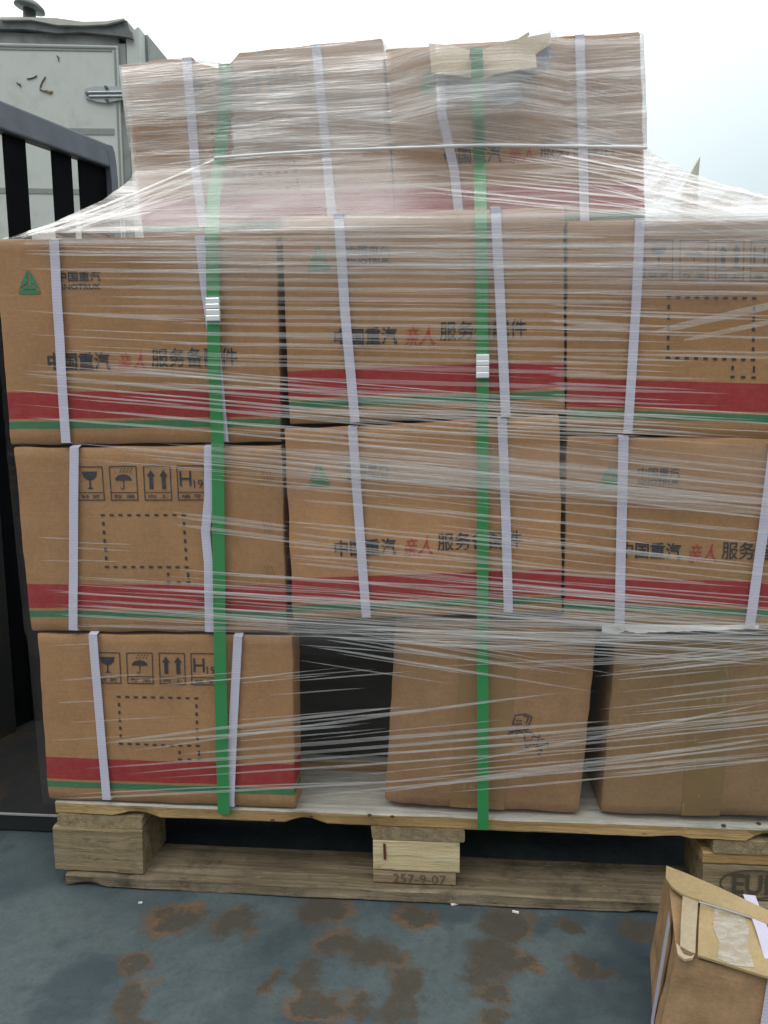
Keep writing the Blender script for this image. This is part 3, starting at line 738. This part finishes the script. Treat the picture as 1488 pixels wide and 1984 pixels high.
carton('plain taped carton at the bottom right of the pallet with greenish brown tape', [(1196, 1230), (1620, 1236), (1610, 1583), (1166, 1577)], .012, .36, 'card_olive', None, seed=9, roundl=.006, tapes=[(.35, .52, 'tape2')], group='plain brown cartons on the pallet', bulge=.008)
carton('carton deep inside the gap of the bottom tier, painted dark for the shade there', [(480, 1218), (830, 1218), (830, 1490), (480, 1490)], .20, .5, 'card_gap_shade', None, seed=10, group='plain brown cartons on the pallet', zbot=.146)
# white torn paper under the right carton of the second tier
mb = MB(); up = [1166+i*(1470-1166)/40 for i in range(41)]
for a, c in zip(up[:-1], up[1:]):
    def lo(x): return 1216+(10+5*noise.noise(Vector((x*.035, 0, 0)))+3*noise.noise(Vector((x*.11, 2, 0))))*(1-((x-1166)/304)**2*.9)
    mb.quad([unY(a, lo(a), -.004), unY(c, lo(c), -.004), unY(c, 1211, -.001), unY(a, 1211, -.001)])
    mb.quad([unY(a, 1211, -.001), unY(c, 1211, -.001), unY(c, 1208, .05), unY(a, 1208, .05)])
tag(mb.build('torn_paper', M['paper']), 'torn white paper edge hanging from under the right carton of the second tier', 'paper')
# upper tier
def dentA(u):
    if u < .24: return .002*math.sin(u*30)
    if u < .41: return .022*(u-.24)/.17+.001
    if u < .43: return .016
    if u < .50: return .004+.005*math.sin(u*160)
    return 0
carton('crushed printed carton at the left of the top tier, torn upper edge, clouded by film', [(236, 124), (740, 73), (768, 470), (280, 480)], .10, .38, 'card_print', 'icons', .0, -.01, zbot=1.047,
       straps=[[(612, 86), (628, 250), (645, 440)], [(362, 112), (379, 330), (394, 440)]], seed=11, dent=dentA, sw=18)
def hole(p, asp):
    pass
rB, fB, aB = carton('printed carton at the right of the top tier with its upper flaps torn open', [(746, 94), (1241, 60), (1252, 460), (770, 460)], .10, .38, 'card_print', 'logo', .045, -.02, zbot=1.047,
       straps=[[(852, 96), (856, 220), (880, 330), (892, 440)], [(1123, 68), (1128, 240), (1133, 440)]], seed=12, sw=18)
# painted-dark torn opening and raised flaps (parts of that carton)
def flap(pts, name='flap', mat='card_pale'):
    mb = MB(); fr = [unY(x, y, Y) for x, y, Y in pts]
    n = len(fr); mb.quad(fr[::-1]); bk = [p+Vector((0, .004, .0)) for p in fr]; mb.quad(bk)
    for i in range(n): mb.quad([fr[i], fr[(i+1) % n], bk[(i+1) % n], bk[i]])
    return mb.build(name, M[mat], rB)
flap([(831, 84, .092), (880, 88, .080), (920, 101, .066), (922, 152, .056), (880, 146, .060), (836, 141, .076)])
flap([(928, 102, .066), (960, 84, .072), (1066, 63, .088), (1070, 84, .088), (1038, 104, .078), (1040, 130, .070), (1000, 136, .064), (960, 144, .058), (932, 154, .054)])
flap([(1005, 74, .098), (1024, 62, .10), (1026, 66, .10), (1008, 79, .098)])
mb = MB(); ph = [(838, 132), (900, 136), (928, 146), (955, 140), (1000, 126), (1030, 124), (1040, 150), (1018, 158), (990, 152), (950, 152), (930, 160), (905, 156), (860, 158), (842, 150)]
fr = [unY(x, y, .0935) for x, y in ph]; mb.quad(fr[::-1]); mb.build('torn_hole_shade', simple('carton_inside_shade', (.035, .033, .035), .9), rB)  # flat near-black patch paints the shade inside the torn opening
mb = MB(); ph = [(1040, 98), (1066, 86), (1072, 104), (1058, 128), (1042, 126)]
fr = [unY(x, y, .0925) for x, y in ph]; mb.quad(fr[::-1]); mb.build('blue_lining', simple('blue_lining', (.16, .22, .32), .6), rB)
mb = MB(); ph = [(856, 150), (900, 156), (925, 166), (960, 152), (1000, 160), (1016, 190), (985, 205), (930, 190), (880, 185), (862, 200)]
fr = [unY(x, y, .0930) for x, y in ph]; mb.quad(fr[::-1]); mb.build('torn_liner', simple('bluish_liner', (.24, .28, .34), .6, var=.3), rB)
bs = densify([unY(746, 130, .13), unY(750, 240, .12), unY(757, 360, .12), unY(760, 430, .12)], 6)
tag(strap_mesh(bs, .009).build('blue_strap', M['strap_blue']), 'thin blue strap hanging in the slit between the two top cartons', 'strap')

# loose carton in the right foreground
E_ = unZ(1259, 1852, 0.001); A_ = unY(1292, 1679, E_.y+.004); zA = A_.z
D_ = unZ(1311, 1849, zA-.004); B_ = unZ(1572, 1806, zA-.004); C_ = unZ(1601, 1921, zA-.006)
F_ = Vector((D_.x-.022, D_.y-.004, .001)); G_ = Vector((C_.x-.012, C_.y-.004, .001)); H_ = Vector((B_.x, B_.y, .001))
lc = thing('carton', 'battered loose carton with opened lid standing on the deck in the lower right corner', 'box', ((E_+G_)/2))
mb = MB()
def patch(a, b_, c, d, n, bulge_, seed, mi=0):
    nr = (b_-a).cross(d-a).normalized(); g = {}
    for i in range(n+1):
        for j in range(n+1):
            u, v = i/n, j/n; p = a.lerp(b_, u).lerp(d.lerp(c, u), v)
            e = (1-(2*u-1)**2)*(1-(2*v-1)**2)
            p = p+nr*(bulge_*e+.0050*noise.noise(p*26+Vector((seed, 0, 0)))*min(1, e*4))
            g[i, j] = len(mb.v); mb.v.append(p)
    for i in range(n):
        for j in range(n): mb.f.append((g[i, j], g[i+1, j], g[i+1, j+1], g[i, j+1])); mb.m.append(mi)
patch(F_, G_, C_, D_, 22, .003, 1); patch(E_, F_, D_, A_, 22, -.004, 2); patch(D_, C_, B_, A_, 12, .001, 3, 1)
mb.quad([G_, H_, B_, C_]); mb.quad([H_, E_, A_, B_]); mb.quad([E_, H_, G_, F_])
mb.build('carton_body', [M['card_old'], M['card_old']], lc)
def topP(u, v, l=.0): # u along A->B, v from A (back) to D (front)
    return A_.lerp(B_, u).lerp(D_.lerp(C_, u), v)+Vector((0, 0, l))
def lid(name, mat, uv, th, curls=None):
    mb = MB(); tp = [topP(u, v, l) for u, v, l in uv]; bt = [p-Vector((0, 0, th)) for p in tp]
    n = len(tp); mb.quad(tp[::-1]); mb.quad(bt)
    for i in range(n): mb.quad([tp[i], bt[i], bt[(i+1) % n], tp[(i+1) % n]])
    return mb.build(name, mat, lc)
def lidp(name, mat, pxs, l, th):
    mb = MB(); tp = [unZ(x, y, zA+(l if len(q) == 0 else q[0])) for x, y, *q in pxs]; bt = [p-Vector((0, 0, th)) for p in tp]
    n = len(tp); mb.quad(tp[::-1]); mb.quad(bt)
    for i in range(n): mb.quad([tp[i], bt[i], bt[(i+1) % n], tp[(i+1) % n]])
    return mb.build(name, mat, lc)
M['card_lid'] = cardboard('yellowed_cardboard', (.43, .32, .17), None, 2.); M['card_lid2'] = cardboard('faded_cardboard', (.45, .37, .25), None, 2.)
lidp('lid_flap', M['card_lid'], [(1291, 1677), (1330, 1692), (1400, 1722), (1455, 1748), (1520, 1778), (1525, 1806), (1459, 1778), (1400, 1759), (1357, 1744), (1318, 1730), (1300, 1716), (1290, 1700)], .009, .003)
lidp('inner_flap', M['card_lid2'], [(1323, 1731), (1353, 1744), (1349, 1800), (1347, 1847), (1334, 1842), (1318, 1832), (1319, 1790)], .006, .003)
lidp('lid_panel', M['card_lid'], [(1357, 1745), (1459, 1778), (1540, 1806), (1575, 1915), (1477, 1889), (1410, 1868), (1352, 1850), (1354, 1790)], .005, .003)
m, t, b = newmat('milky_tape'); P = geop(t); b.inputs['Roughness'].default_value = .25; b.inputs['Base Color'].default_value = (.62, .58, .50, 1)
t.links.new(mrange(t, noi(t, mapv(t, P, (30, 60, 30), (0, 0, .6)), 1.5, 6, .7, dist=.6), .35, .7, .15, .75), b.inputs['Alpha']); M['milky'] = m
lidp('clear_tape', M['milky'], [(1384, 1756), (1412, 1762), (1440, 1772), (1452, 1800), (1450, 1836), (1462, 1874), (1440, 1872), (1416, 1868), (1390, 1856), (1394, 1826), (1382, 1798)], .0062, .0008)
lidp('torn_rim', M['card_pale'], [(1310, 1827), (1320, 1836), (1346, 1846), (1342, 1856), (1326, 1858), (1313, 1848)], .004, .003)
lidp('torn_slit', M['crease'], [(1318, 1835), (1330, 1842), (1344, 1847), (1340, 1851), (1326, 1847)], .0052, .0008)
mb = MB(); mb.tube([unZ(1354, 1747, zA+.012), unZ(1400, 1760, zA+.013), unZ(1455, 1777, zA+.012)], .0013, 6); mb.build('wire_staple', simple('steel_wire', (.5, .5, .5), .3, .8), lc)
for pts, w in (([topP(.60, -.02, .011), topP(.64, .5, .012), topP(.67, 1.0, .009), F_.lerp(G_, .66)*.5+topP(.67, 1.0)*.5+Vector((0, -.004, 0)), F_.lerp(G_, .64)+Vector((0, -.004, .001))], .015),):
    strap_mesh(densify(pts, 8), w).build('strap', M['strap_white'], lc)
pts = [unY(1321, 1745, 0), unY(1300, 1880, 0)]
def leftP(u, v, l=.003): # u 0 back..1 front ; v 0 top
    nl = (F_-E_).cross(A_-E_).normalized(); nl = nl if nl.x < 0 else -nl
    return A_.lerp(D_, u).lerp(E_.lerp(F_, u), v)+nl*l
def sideband(a, b_, w):
    mb = MB(); n = 10
    for i in range(n):
        v0, v1 = i/n, (i+1)/n
        u0 = a[0]+(b_[0]-a[0])*v0; u1 = a[0]+(b_[0]-a[0])*v1
        q0, q1 = a[1]+(b_[1]-a[1])*v0, a[1]+(b_[1]-a[1])*v1
        mb.quad([leftP(u0-w/2, q0), leftP(u0+w/2, q0), leftP(u1+w/2, q1), leftP(u1-w/2, q1)])
    return mb
sideband((.60, .02), (.78, .98), .15).build('strap', M['strap_white'], lc)

def lerpt(tab, x):
    if x <= tab[0][0]: return tab[0][1]
    for (a, va), (b_, vb) in zip(tab[:-1], tab[1:]):
        if x <= b_: return va+(vb-va)*(x-a)/(b_-a)
    return tab[-1][1]
pL, pM, pR = unY(258, 350, .085), unY(236, 122, .085), unY(1251, 286, .085)
XL = [(.14, -.016), (.425, -.022), (.440, -.026), (.70, -.033), (1.040, -.036)]+[(q.z, q.x) for q in (unY(30, 461, -.012), unY(100, 437, 0), (unY(165, 404, .02)), unY(205, 388, .035), unY(258, 350, .07))]+[(1.31, pM.x)]
XR = [(.14, 1.262), (1.046, 1.262)]+[(q.z, q.x) for q in (unY(1600, 402, .0), unY(1488, 386, .02), unY(1400, 364, .035), unY(1340, 342, .05), unY(1290, 312, .06), unY(1255, 287, .07))]+[(1.34, unY(1242, 60, .072).x+.003)]
YZ = [(.14, -.016), (1.040, -.017), (1.050, -.014), (1.150, .068), (1.17, .072), (1.4, .072)]
def yfilm(x, z):
    y = lerpt(YZ, z)
    # tent over the raised flaps
    if z > 1.15:
        q = max(0, 1-abs(x-.685)/.13); y -= .038*min(1, q*1.8)*min(1, (z-1.15)/.05)
    return y
def unFilm(px, py, off=0.):
    Y = 0.
    for _ in range(8):
        p = unY(px, py, Y); Y = yfilm(p.x, p.z)-off
    return unY(px, py, Y)
# ------------------------------------------------------------------ green straps around the load
def gstrap(label, ptsY, w, seal):
    P_ = []
    for (xa, ya, Ya), (xb, yb, Yb) in zip(ptsY[:-1], ptsY[1:]):
        for i in range(12):
            q = i/12; x, y, Y = xa+(xb-xa)*q, ya+(yb-ya)*q, Ya+(Yb-Ya)*q
            P_.append(unFilm(x, y, -.006) if y < 452 else unY(x, y, Y))
    P_.append(unY(*ptsY[-1]))
    mid = P_[len(P_)//2]; root = thing('packing_strap', label, 'strap', (P_[-1].x, 0, P_[-1].z), 'green straps around the load')
    top = P_[0]; back = [Vector((top.x-.02, .49, top.z+.006)), Vector((top.x-.008, .25, top.z+.006))]
    tail = [P_[-1]+Vector((0, .012, -.004)), P_[-1]+Vector((0, .09, -.006))]
    strap_mesh([Vector((top.x-.02, .49, .9))]+back+P_+tail, w).build('band', M['strap_green'], root)
    c0 = unY(seal[0], seal[1], -.016); mb = MB()
    for k, (dz, h) in enumerate(((.0125, .0042), (.0045, .0036), (-.0040, .0042), (-.0125, .0040))):
        mb.box(c0+Vector((0, -.001 if k % 2 else 0, dz)), (w*.54, .0034, h))
    mb.box(c0+Vector((0, .001, 0)), (w*.53, .0022, .017))
    mb.build('seal', M['seal'], root, bevel=.0009)
gstrap('left green plastic strap with a crimped metal seal, running down over the left cartons',
       [(436, 124, .083), (435, 200, .082), (428, 290, .078), (415, 380, .040), (411, 452, -.0105), (413, 600, -.0125), (415, 700, -.0125), (422, 860, -.0125), (424, 1100, -.0125), (428, 1350, -.0125), (433, 1560, -.0125), (434, 1577, -.0125)], .0192, (413, 600))
gstrap('right green plastic strap with a crimped metal seal, running down past the slanting cartons',
       [(923, 92, .058), (925, 150, .050), (928, 290, .045), (931, 400, -.008), (933, 500, -.0125), (935, 710, -.0125), (935, 1000, -.0125), (935, 1300, -.0125), (936, 1590, -.0125), (936, 1607, -.0125)], .0172, (935, 710))

# ------------------------------------------------------------------ stretch film
m = bpy.data.materials.new('stretch_film'); m.use_nodes = True; t = m.node_tree; t.nodes.clear()
at = N(t, 'ShaderNodeAttribute', attribute_name='haze'); sx = N(t, 'ShaderNodeSeparateColor'); t.links.new(at.outputs['Color'], sx.inputs[0])
uv = N(t, 'ShaderNodeUVMap'); uv.uv_map = 'UVMap'
f1 = noi(t, mapv(t, uv.outputs[0], (1.6, 95, 1)), 1.0, 4, .6); f2 = noi(t, mapv(t, uv.outputs[0], (4, 330, 1)), 1.0, 3, .6)
f3 = noi(t, mapv(t, uv.outputs[0], (8, 120, 1), (0, 0, .20)), 1.0, 4, .65, dist=.2); f4 = noi(t, mapv(t, uv.outputs[0], (9, 130, 1), (0, 0, -.26)), 1.0, 4, .65, dist=.2)
st = mrange(t, f1, .50, .60); st2 = mrange(t, f2, .52, .68)
cr = mth(t, 'MAXIMUM', mrange(t, f3, .50, .66), mrange(t, f4, .52, .68))
low = mrange(t, noi(t, mapv(t, geop(t), (3, 3, 7)), 2.5, 4, .6), .3, .7, .85, 1.12)
al = mth(t, 'MULTIPLY', sx.outputs[0], low)
al = mth(t, 'ADD', al, mth(t, 'MULTIPLY', sx.outputs[1], mth(t, 'ADD', mth(t, 'MULTIPLY', st, .7), mth(t, 'MULTIPLY', st2, .3))))
al = mth(t, 'ADD', al, mth(t, 'MULTIPLY', sx.outputs[2], mth(t, 'SUBTRACT', cr, .4)), clamp=True)
df = N(t, 'ShaderNodeBsdfDiffuse'); df.inputs[0].default_value = (.90, .885, .87, 1)
tl = N(t, 'ShaderNodeBsdfTranslucent'); tl.inputs[0].default_value = (.90, .885, .87, 1)
gl = N(t, 'ShaderNodeBsdfGlossy'); gl.inputs[0].default_value = (1, 1, 1, 1); gl.inputs[1].default_value = .22
bmp = N(t, 'ShaderNodeBump'); bmp.inputs['Strength'].default_value = .5; bmp.inputs['Distance'].default_value = .003
t.links.new(mth(t, 'ADD', f1, f3), bmp.inputs['Height']); t.links.new(bmp.outputs[0], gl.inputs['Normal']); t.links.new(bmp.outputs[0], df.inputs['Normal'])
m1 = N(t, 'ShaderNodeMixShader'); m1.inputs[0].default_value = .30; t.links.new(df.outputs[0], m1.inputs[1]); t.links.new(tl.outputs[0], m1.inputs[2])
m2 = N(t, 'ShaderNodeMixShader'); m2.inputs[0].default_value = .28; t.links.new(m1.outputs[0], m2.inputs[1]); t.links.new(gl.outputs[0], m2.inputs[2])
trn = N(t, 'ShaderNodeBsdfTransparent'); m3 = N(t, 'ShaderNodeMixShader'); t.links.new(al, m3.inputs[0]); t.links.new(trn.outputs[0], m3.inputs[1]); t.links.new(m2.outputs[0], m3.inputs[2])
mo = N(t, 'ShaderNodeOutputMaterial'); t.links.new(m3.outputs[0], mo.inputs[0]); M['film'] = m

def sm(a, b_, x): 
    k = max(0, min(1, (x-a)/(b_-a))); return k*k*(3-2*k)
def haze(px, py):
    """film layers: (veil, streaks along the wrap, crossed wrinkles)"""
    if py < 405:
        h, s_, c = .60, .08, .18
        if px < 450:
            k = sm(190, 250, py)*(1-sm(330, 360, py)); h += .0; h -= .34*k; s_ += .24*k; c = .26
        if py > 306 and px > 262: h = .40; s_ = .04; c = .0
        if px > 745: h = .50; c = .20 if py < 286 else .0
        if px > 700 and py > 286: q = sm(700, 860, px); h = .40-.22*q; s_ = .04+.14*q; c = .0
        if px < 262 and py > 340 or px > 1246 and py > 284: h, s_, c = .34, .50, .34
        if py < 135 and 745 < px < 1060: h = .34; c *= .3
        return h, s_, c
    if py < 470:
        k = sm(405, 470, py)
        if px < 270: return .34*(1-k)+.08, .45, .1
        if px > 1246: return .36*(1-k)+.34, .35, .15
        q = sm(640, 860, px); return (.38-.12*q)-(.18-.12*q)*k, .12, .0
    if py < 600:
        k = sm(250, 420, px); q = sm(470, 590, py); return .02+k*(.20-.18*q), .04+.12*k*(1-q), .0
    if py < 860: return .015, .0, 0
    if py < 1010:
        q = 1-abs(py-905)/70; k = sm(480, 620, px); return .02+.13*k*max(0, q), .02+.20*k*max(0, q), 0
    if py < 1180: return .025, .0, 0
    if py < 1270: q = 1-abs(py-1215)/45; return .03+.10*max(0, q)*sm(400, 600, px), .0+.25*max(0, q)*sm(300, 600, px), 0
    return .02, .0, 0
SL = [(0, -.04), (300, .0), (400, .01), (560, .012), (700, .05), (860, .10), (1150, .12), (1230, .05), (1300, -.05), (1600, -.08)]
wrap = thing('stretch_wrap', 'clear stretch film wound round the whole pallet load, milky at the top and streaked below', 'film', (.6, .2, .14))
mb = MB(); NX, NZ = 150, 260; zs_ = [.148+(1.335-.148)*(j/NZ) for j in range(NZ+1)]
cols = []
def addv(p, hz): mb.v.append(p); mb.col.append((hz[0], hz[1], hz[2], 1)); return len(mb.v)-1
grid = []; ztab = []
for z in zs_:
    xl_, xr_ = lerpt(XL, z), lerpt(XR, z); row = []
    def side_h(h_): return (h_[0]*.8, h_[1]*.8, h_[2])
    P_ = [(xl_+.02*0, .50)]+[(xl_, .50-.1*i) for i in range(1, 4)]
    ly = yfilm(xl_, z); ry = yfilm(xr_, z)
    path = [(xl_, .50), (xl_, .35), (xl_, .2), (xl_-.001, ly+.03)]+[(xl_+(xr_-xl_)*i/NX, None) for i in range(NX+1)]+[(xr_+.001, ry+.03), (xr_, .2), (xr_, .35), (xr_, .50)]
    for x, y in path:
        if y is None:
            y = yfilm(x, z)+.0016*noise.noise(Vector((x*3, z*75, 0)))+(.004*noise.noise(Vector((x*9, z*30, 3))) if z > 1.06 else 0)
        zz = z
        if z > 1.30: # scalloped upper edge: follows the carton tops
            d0 = unY(500, 100, .1).z
        p = Vector((x, y, zz)); q = proj(p); hz = haze(*q)
        row.append((p, hz, x))
    grid.append(row)
def topedge(x):
    q = [(236, 123), (350, 109), (446, 124), (460, 106), (500, 98), (738, 73), (742, 76), (752, 90), (830, 84), (920, 98), (1066, 63), (1080, 74), (1240, 61), (1260, 61)]
    k = [(unY(a, b_, .072).x, unY(a, b_, .072).z) for a, b_ in q]
    return lerpt(k, x)-.002
ids = []
for row in grid:
    r = []
    for p, hz, x in row:
        te = topedge(x)
        if p.z > te: p = Vector((p.x, p.y, te))
        r.append(addv(p, hz))
    ids.append(r)
def slant(z, x):
    px, py = proj(Vector((x, 0, z))); return lerpt(SL, py)
sl_z = []
for z in zs_: 
    py = proj(Vector((.55, 0, z)))[1]; sl_z.append(lerpt(SL, py))
for j in range(len(ids)-1):
    for i in range(len(ids[0])-1):
        a, b_, c, d = ids[j][i], ids[j][i+1], ids[j+1][i+1], ids[j+1][i]
        if (mb.v[a]-mb.v[d]).length < 1e-6 and (mb.v[b_]-mb.v[c]).length < 1e-6: continue
        mb.f.append((a, b_, c, d)); mb.m.append(0)
        def U(q, jj): p = mb.v[q]; xx = p.x-(p.y if abs(p.y) > .1 else 0); return (xx, zs_[jj]+sl_z[jj]*(xx-.5))
        mb.uv[len(mb.f)-1] = [U(a, j), U(b_, j), U(c, j+1), U(d, j+1)]
NF_sheet = len(mb.f)
rk = random.Random(5); offc = [0]
def pleat(x0, y0, x1, y1, w, al_, bow=0., seg=14, off0=.0012, fi=.25, fo=.25):
    offc[0] = (offc[0]+1) % 60; off = off0+offc[0]*.00006
    L, R_ = [], []
    ang = math.atan2(y1-y0, x1-x0); nx, ny = -math.sin(ang), math.cos(ang)
    for i in range(seg+1):
        s = i/seg; x = x0+(x1-x0)*s; y = y0+(y1-y0)*s+bow*4*s*(1-s)+.8*noise.noise(Vector((x*.01, y0*.05, 7)))
        ww = w*min(1, s/fi if fi else 1, (1-s)/fo if fo else 1)**.7*(.9+.25*noise.noise(Vector((x*.008, y0*.3, 1))))/2
        ww = max(ww, .35)
        k = al_*min(1, (s/fi if fi else 1)*3+.15, ((1-s)/fo if fo else 1)*3+.15)*(.92+.25*noise.noise(Vector((x*.004, y0, 4))))
        a = unFilm(x-nx*ww, y-ny*ww, off); c = unFilm(x+nx*ww, y+ny*ww, off)
        if a.z > topedge(a.x)-.001 or a.x < lerpt(XL, a.z)-.001 or a.x > lerpt(XR, a.z)+.001: k = 0
        k = max(0, min(1, k*.88)); L.append(addv(a, (k, 0, 0))); R_.append(addv(c, (k*.9, 0, 0)))
    for i in range(seg):
        mb.f.append((L[i], L[i+1], R_[i+1], R_[i])); mb.m.append(0)
        mb.uv[len(mb.f)-1] = [(mb.v[q].x, mb.v[q].z) for q in (L[i], L[i+1], R_[i+1], R_[i])]
U_ = rk.uniform
# regular strong bands over the wide tier
y = 470
while y < 745:
    x0 = 60+U_(-60, 60) if y < 500 else lerpt([(500, 160), (560, 120), (640, 330), (720, 60)], y)+U_(-40, 60)
    x1 = 1560 if y < 570 else U_(1130, 1260)
    sl_ = lerpt([(470, .004), (560, .010), (650, .014), (740, .035)], y)
    pleat(x0, y, x1, y+sl_*(x1-x0), U_(7, 9.5), U_(.32, .43), seg=26, fi=.18, fo=.05)
    if rk.random() < .6: pleat(x0+U_(100, 400), y+9, x1-U_(0, 300), y+9+sl_*(x1-x0), U_(1.5, 3.5), U_(.25, .5), seg=18)
    y += U_(15, 20)
def zone(n, xa, xb, ya, yb, la, lb, sl_, wa, wb, aa, ab, bow=0, js=.012):
    for _ in range(n):
        x0 = U_(xa, xb); y0 = U_(ya, yb); L_ = U_(la, lb)*(1.35 if ya > 440 else 1); s = sl_+U_(-js, js); x1 = min(x0+L_, 1580)
        if callable(sl_): s = sl_(y0)
        pleat(x0, y0, x1, y0+s*(x1-x0), U_(wa, wb), U_(aa, ab), bow*U_(-1, 1))
zone(30, 20, 1250, 455, 540, 200, 700, .006, 2.5, 7, .3, .5)
zone(14, 1090, 1300, 470, 690, 150, 420, .02, 2.5, 6, .35, .5)
for y0 in (566, 590, 606, 622, 636, 655, 690, 700, 712, 726, 742, 752, 764, 775, 800, 815): pleat(1060, y0, U_(1300, 1480), y0+U_(8, 14), U_(3.5, 6.5), .45, fi=.02, fo=.5)
pleat(1262, 645, 1500, 590, 16, .42, seg=16, fo=0); pleat(1320, 660, 1500, 622, 10, .38, seg=16, fo=0)
zone(34, 20, 560, 700, 840, 200, 520, .085, 2, 4.5, .4, .7)
zone(14, 0, 300, 462, 510, 150, 450, .01, 2, 4, .3, .5)
zone(10, 30, 260, 600, 700, 120, 320, .05, 2, 3.5, .3, .55)
zone(16, 120, 460, 855, 900, 200, 600, .09, 2, 4, .3, .5)
zone(26, 60, 500, 1110, 1215, 200, 520, .06, 2, 4, .35, .65)
zone(24, 500, 1200, 1120, 1210, 200, 520, .08, 2, 3.5, .45, .75)
zone(18, 560, 1200, 780, 830, 200, 500, .05, 2, 3.5, .45, .75)
zone(18, 540, 900, 745, 830, 200, 560, .055, 2.5, 4.5, .35, .6)
zone(7, 545, 650, 840, 910, 500, 950, .10, 7, 15, .25, .4, js=.004)
zone(20, 200, 1100, 845, 930, 200, 560, .11, 2.5, 4.5, .3, .5)
for y0 in (870, 893, 915, 940, 968, 1010, 1020, 1032, 1045, 1058, 1075, 1090): pleat(U_(540, 575), y0, U_(1090, 1480), y0+U_(52, 78), U_(3.5, 5.5), U_(.4, .55), fi=.05, fo=.3, seg=20)
zone(16, 380, 1150, 930, 1080, 200, 520, .115, 2, 4, .35, .6)
for y0 in (992, 1000, 1015): pleat(330, y0, 560, y0+28, 7, .4, fi=.3, fo=.02)
zone(14, 1090, 1250, 860, 1110, 120, 380, .10, 2.5, 5, .35, .55)
zone(16, 60, 440, 1080, 1200, 200, 500, .075, 2, 4, .3, .55)
zone(22, 540, 1150, 1090, 1190, 200, 520, .095, 2, 4, .35, .6)
zone(20, 90, 1300, 1198, 1240, 200, 600, .02, 2, 4, .35, .65)
zone(26, 560, 1250, 1195, 1250, 200, 520, .04, 2, 3.5, .5, .8, js=.05)
zone(12, 560, 760, 1215, 1280, 180, 420, .16, 2, 4, .4, .6)
zone(8, 780, 1100, 1240, 1300, 250, 600, -.05, 2, 3.5, .4, .6)
zone(6, 30, 160, 1040, 1090, 40, 120, .03, 2, 3, .3, .5)
zone(6, 90, 200, 1250, 1450, 60, 220, -.06, 2, 3.5, .3, .5)
zone(12, 90, 560, 1310, 1440, 120, 330, -.09, 2, 3, .35, .6)
zone(14, 1150, 1300, 1250, 1400, 150, 340, -.10, 2, 3.5, .35, .6)
for (x0, y0, x1, y1, w) in [(175, 1444, 800, 1368, 6), (200, 1440, 700, 1405, 5), (250, 1456, 1100, 1340, 6), (340, 1462, 1200, 1395, 8), (160, 1490, 1300, 1400, 7), (240, 1500, 1180, 1430, 5),
                            (300, 1508, 1300, 1440, 4), (100, 1548, 900, 1505, 5), (120, 1540, 760, 1514, 3), (560, 1546, 1488, 1462, 6), (700, 1540, 1520, 1440, 5), (860, 1514, 1500, 1430, 7), (860, 1536, 1520, 1470, 4), (880, 1480, 1500, 1360, 5)]:
    pleat(x0, y0, x1, y1, w, U_(.42, .6), seg=24, bow=U_(-3, 3))
zone(20, 560, 1200, 1370, 1520, 250, 600, -.095, 2, 4, .35, .6)
zone(16, 1150, 1350, 1260, 1500, 120, 330, -.12, 2, 4, .35, .55, 4)
# upper tier wrinkles
zone(26, 240, 640, 130, 290, 60, 260, .03, 1.5, 3.5, .12, .32, js=.06)
zone(34, 240, 400, 150, 340, 60, 220, -.18, 1.2, 4, .15, .4, js=.06)
zone(34, 745, 1080, 95, 280, 60, 260, .02, 1.5, 3.5, .12, .32, js=.09)
zone(34, 1030, 1160, 120, 270, 60, 170, .22, 1.2, 4, .12, .35, js=.08)
zone(18, 450, 800, 215, 280, 200, 480, .10, 1.5, 4, .25, .45, js=.02)
zone(12, 760, 1000, 215, 320, 240, 520, .17, 2, 4, .35, .55, js=.02)
zone(12, 745, 1000, 320, 385, 240, 500, .10, 2, 4.5, .3, .45, js=.012)
zone(9, 260, 800, 415, 455, 260, 620, .0, 2, 3.5, .3, .5, js=.02)
for k in range(26):   # fan from the twisted rope down to the left corner
    s = U_(0, 1); x1 = U_(230, 430); y1 = 352-(x1-258)*.28+U_(4, 60); x0 = U_(10, 230); pleat(x0, 466-(x0)*.22+U_(0, 14) if x0 > 120 else 464-x0*.15+U_(0, 6), x1, y1+10, U_(1.5, 4.5), U_(.2, .5), off0=.002)
for k in range(26):
    y0 = U_(300, 400); x0 = U_(1100, 1270); x1 = U_(1380, 1520); pleat(x0, y0, x1, y0+(x1-x0)*U_(.16, .34), U_(1.5, 5), U_(.3, .6), off0=.002)
for q in [(2, 464, 130, 428), (120, 432, 262, 372), (250, 378, 420, 307), (1080, 300, 1300, 342), (1280, 338, 1500, 386), (1250, 290, 1480, 384)]: pleat(*q, 4, .85, seg=16, fi=.1, fo=.1, off0=.002)
mb.build('film', M['film'], wrap, smooth=True)
def rope(px, r, name='twisted_film_edge'):
    mb = MB(); P_ = []
    for (a, c) in zip(px[:-1], px[1:]):
        n = 14
        for i in range(n):
            s = i/n; P_.append(unFilm(a[0]+(c[0]-a[0])*s, a[1]+(c[1]-a[1])*s, .0055))
    P_.append(unFilm(*px[-1], .0055))
    mb.tube(P_, [r*(.75+.5*abs(noise.noise(p*22))) for p in P_], 7); mb.build(name, M['film_rope'], wrap, True)
rope([(415, 306), (520, 298), (640, 291), (760, 287), (930, 281), (1100, 283), (1254, 286)], .0026)
print('faces', sum(len(o.data.polygons) for o in sc.objects if o.type == 'MESH'))
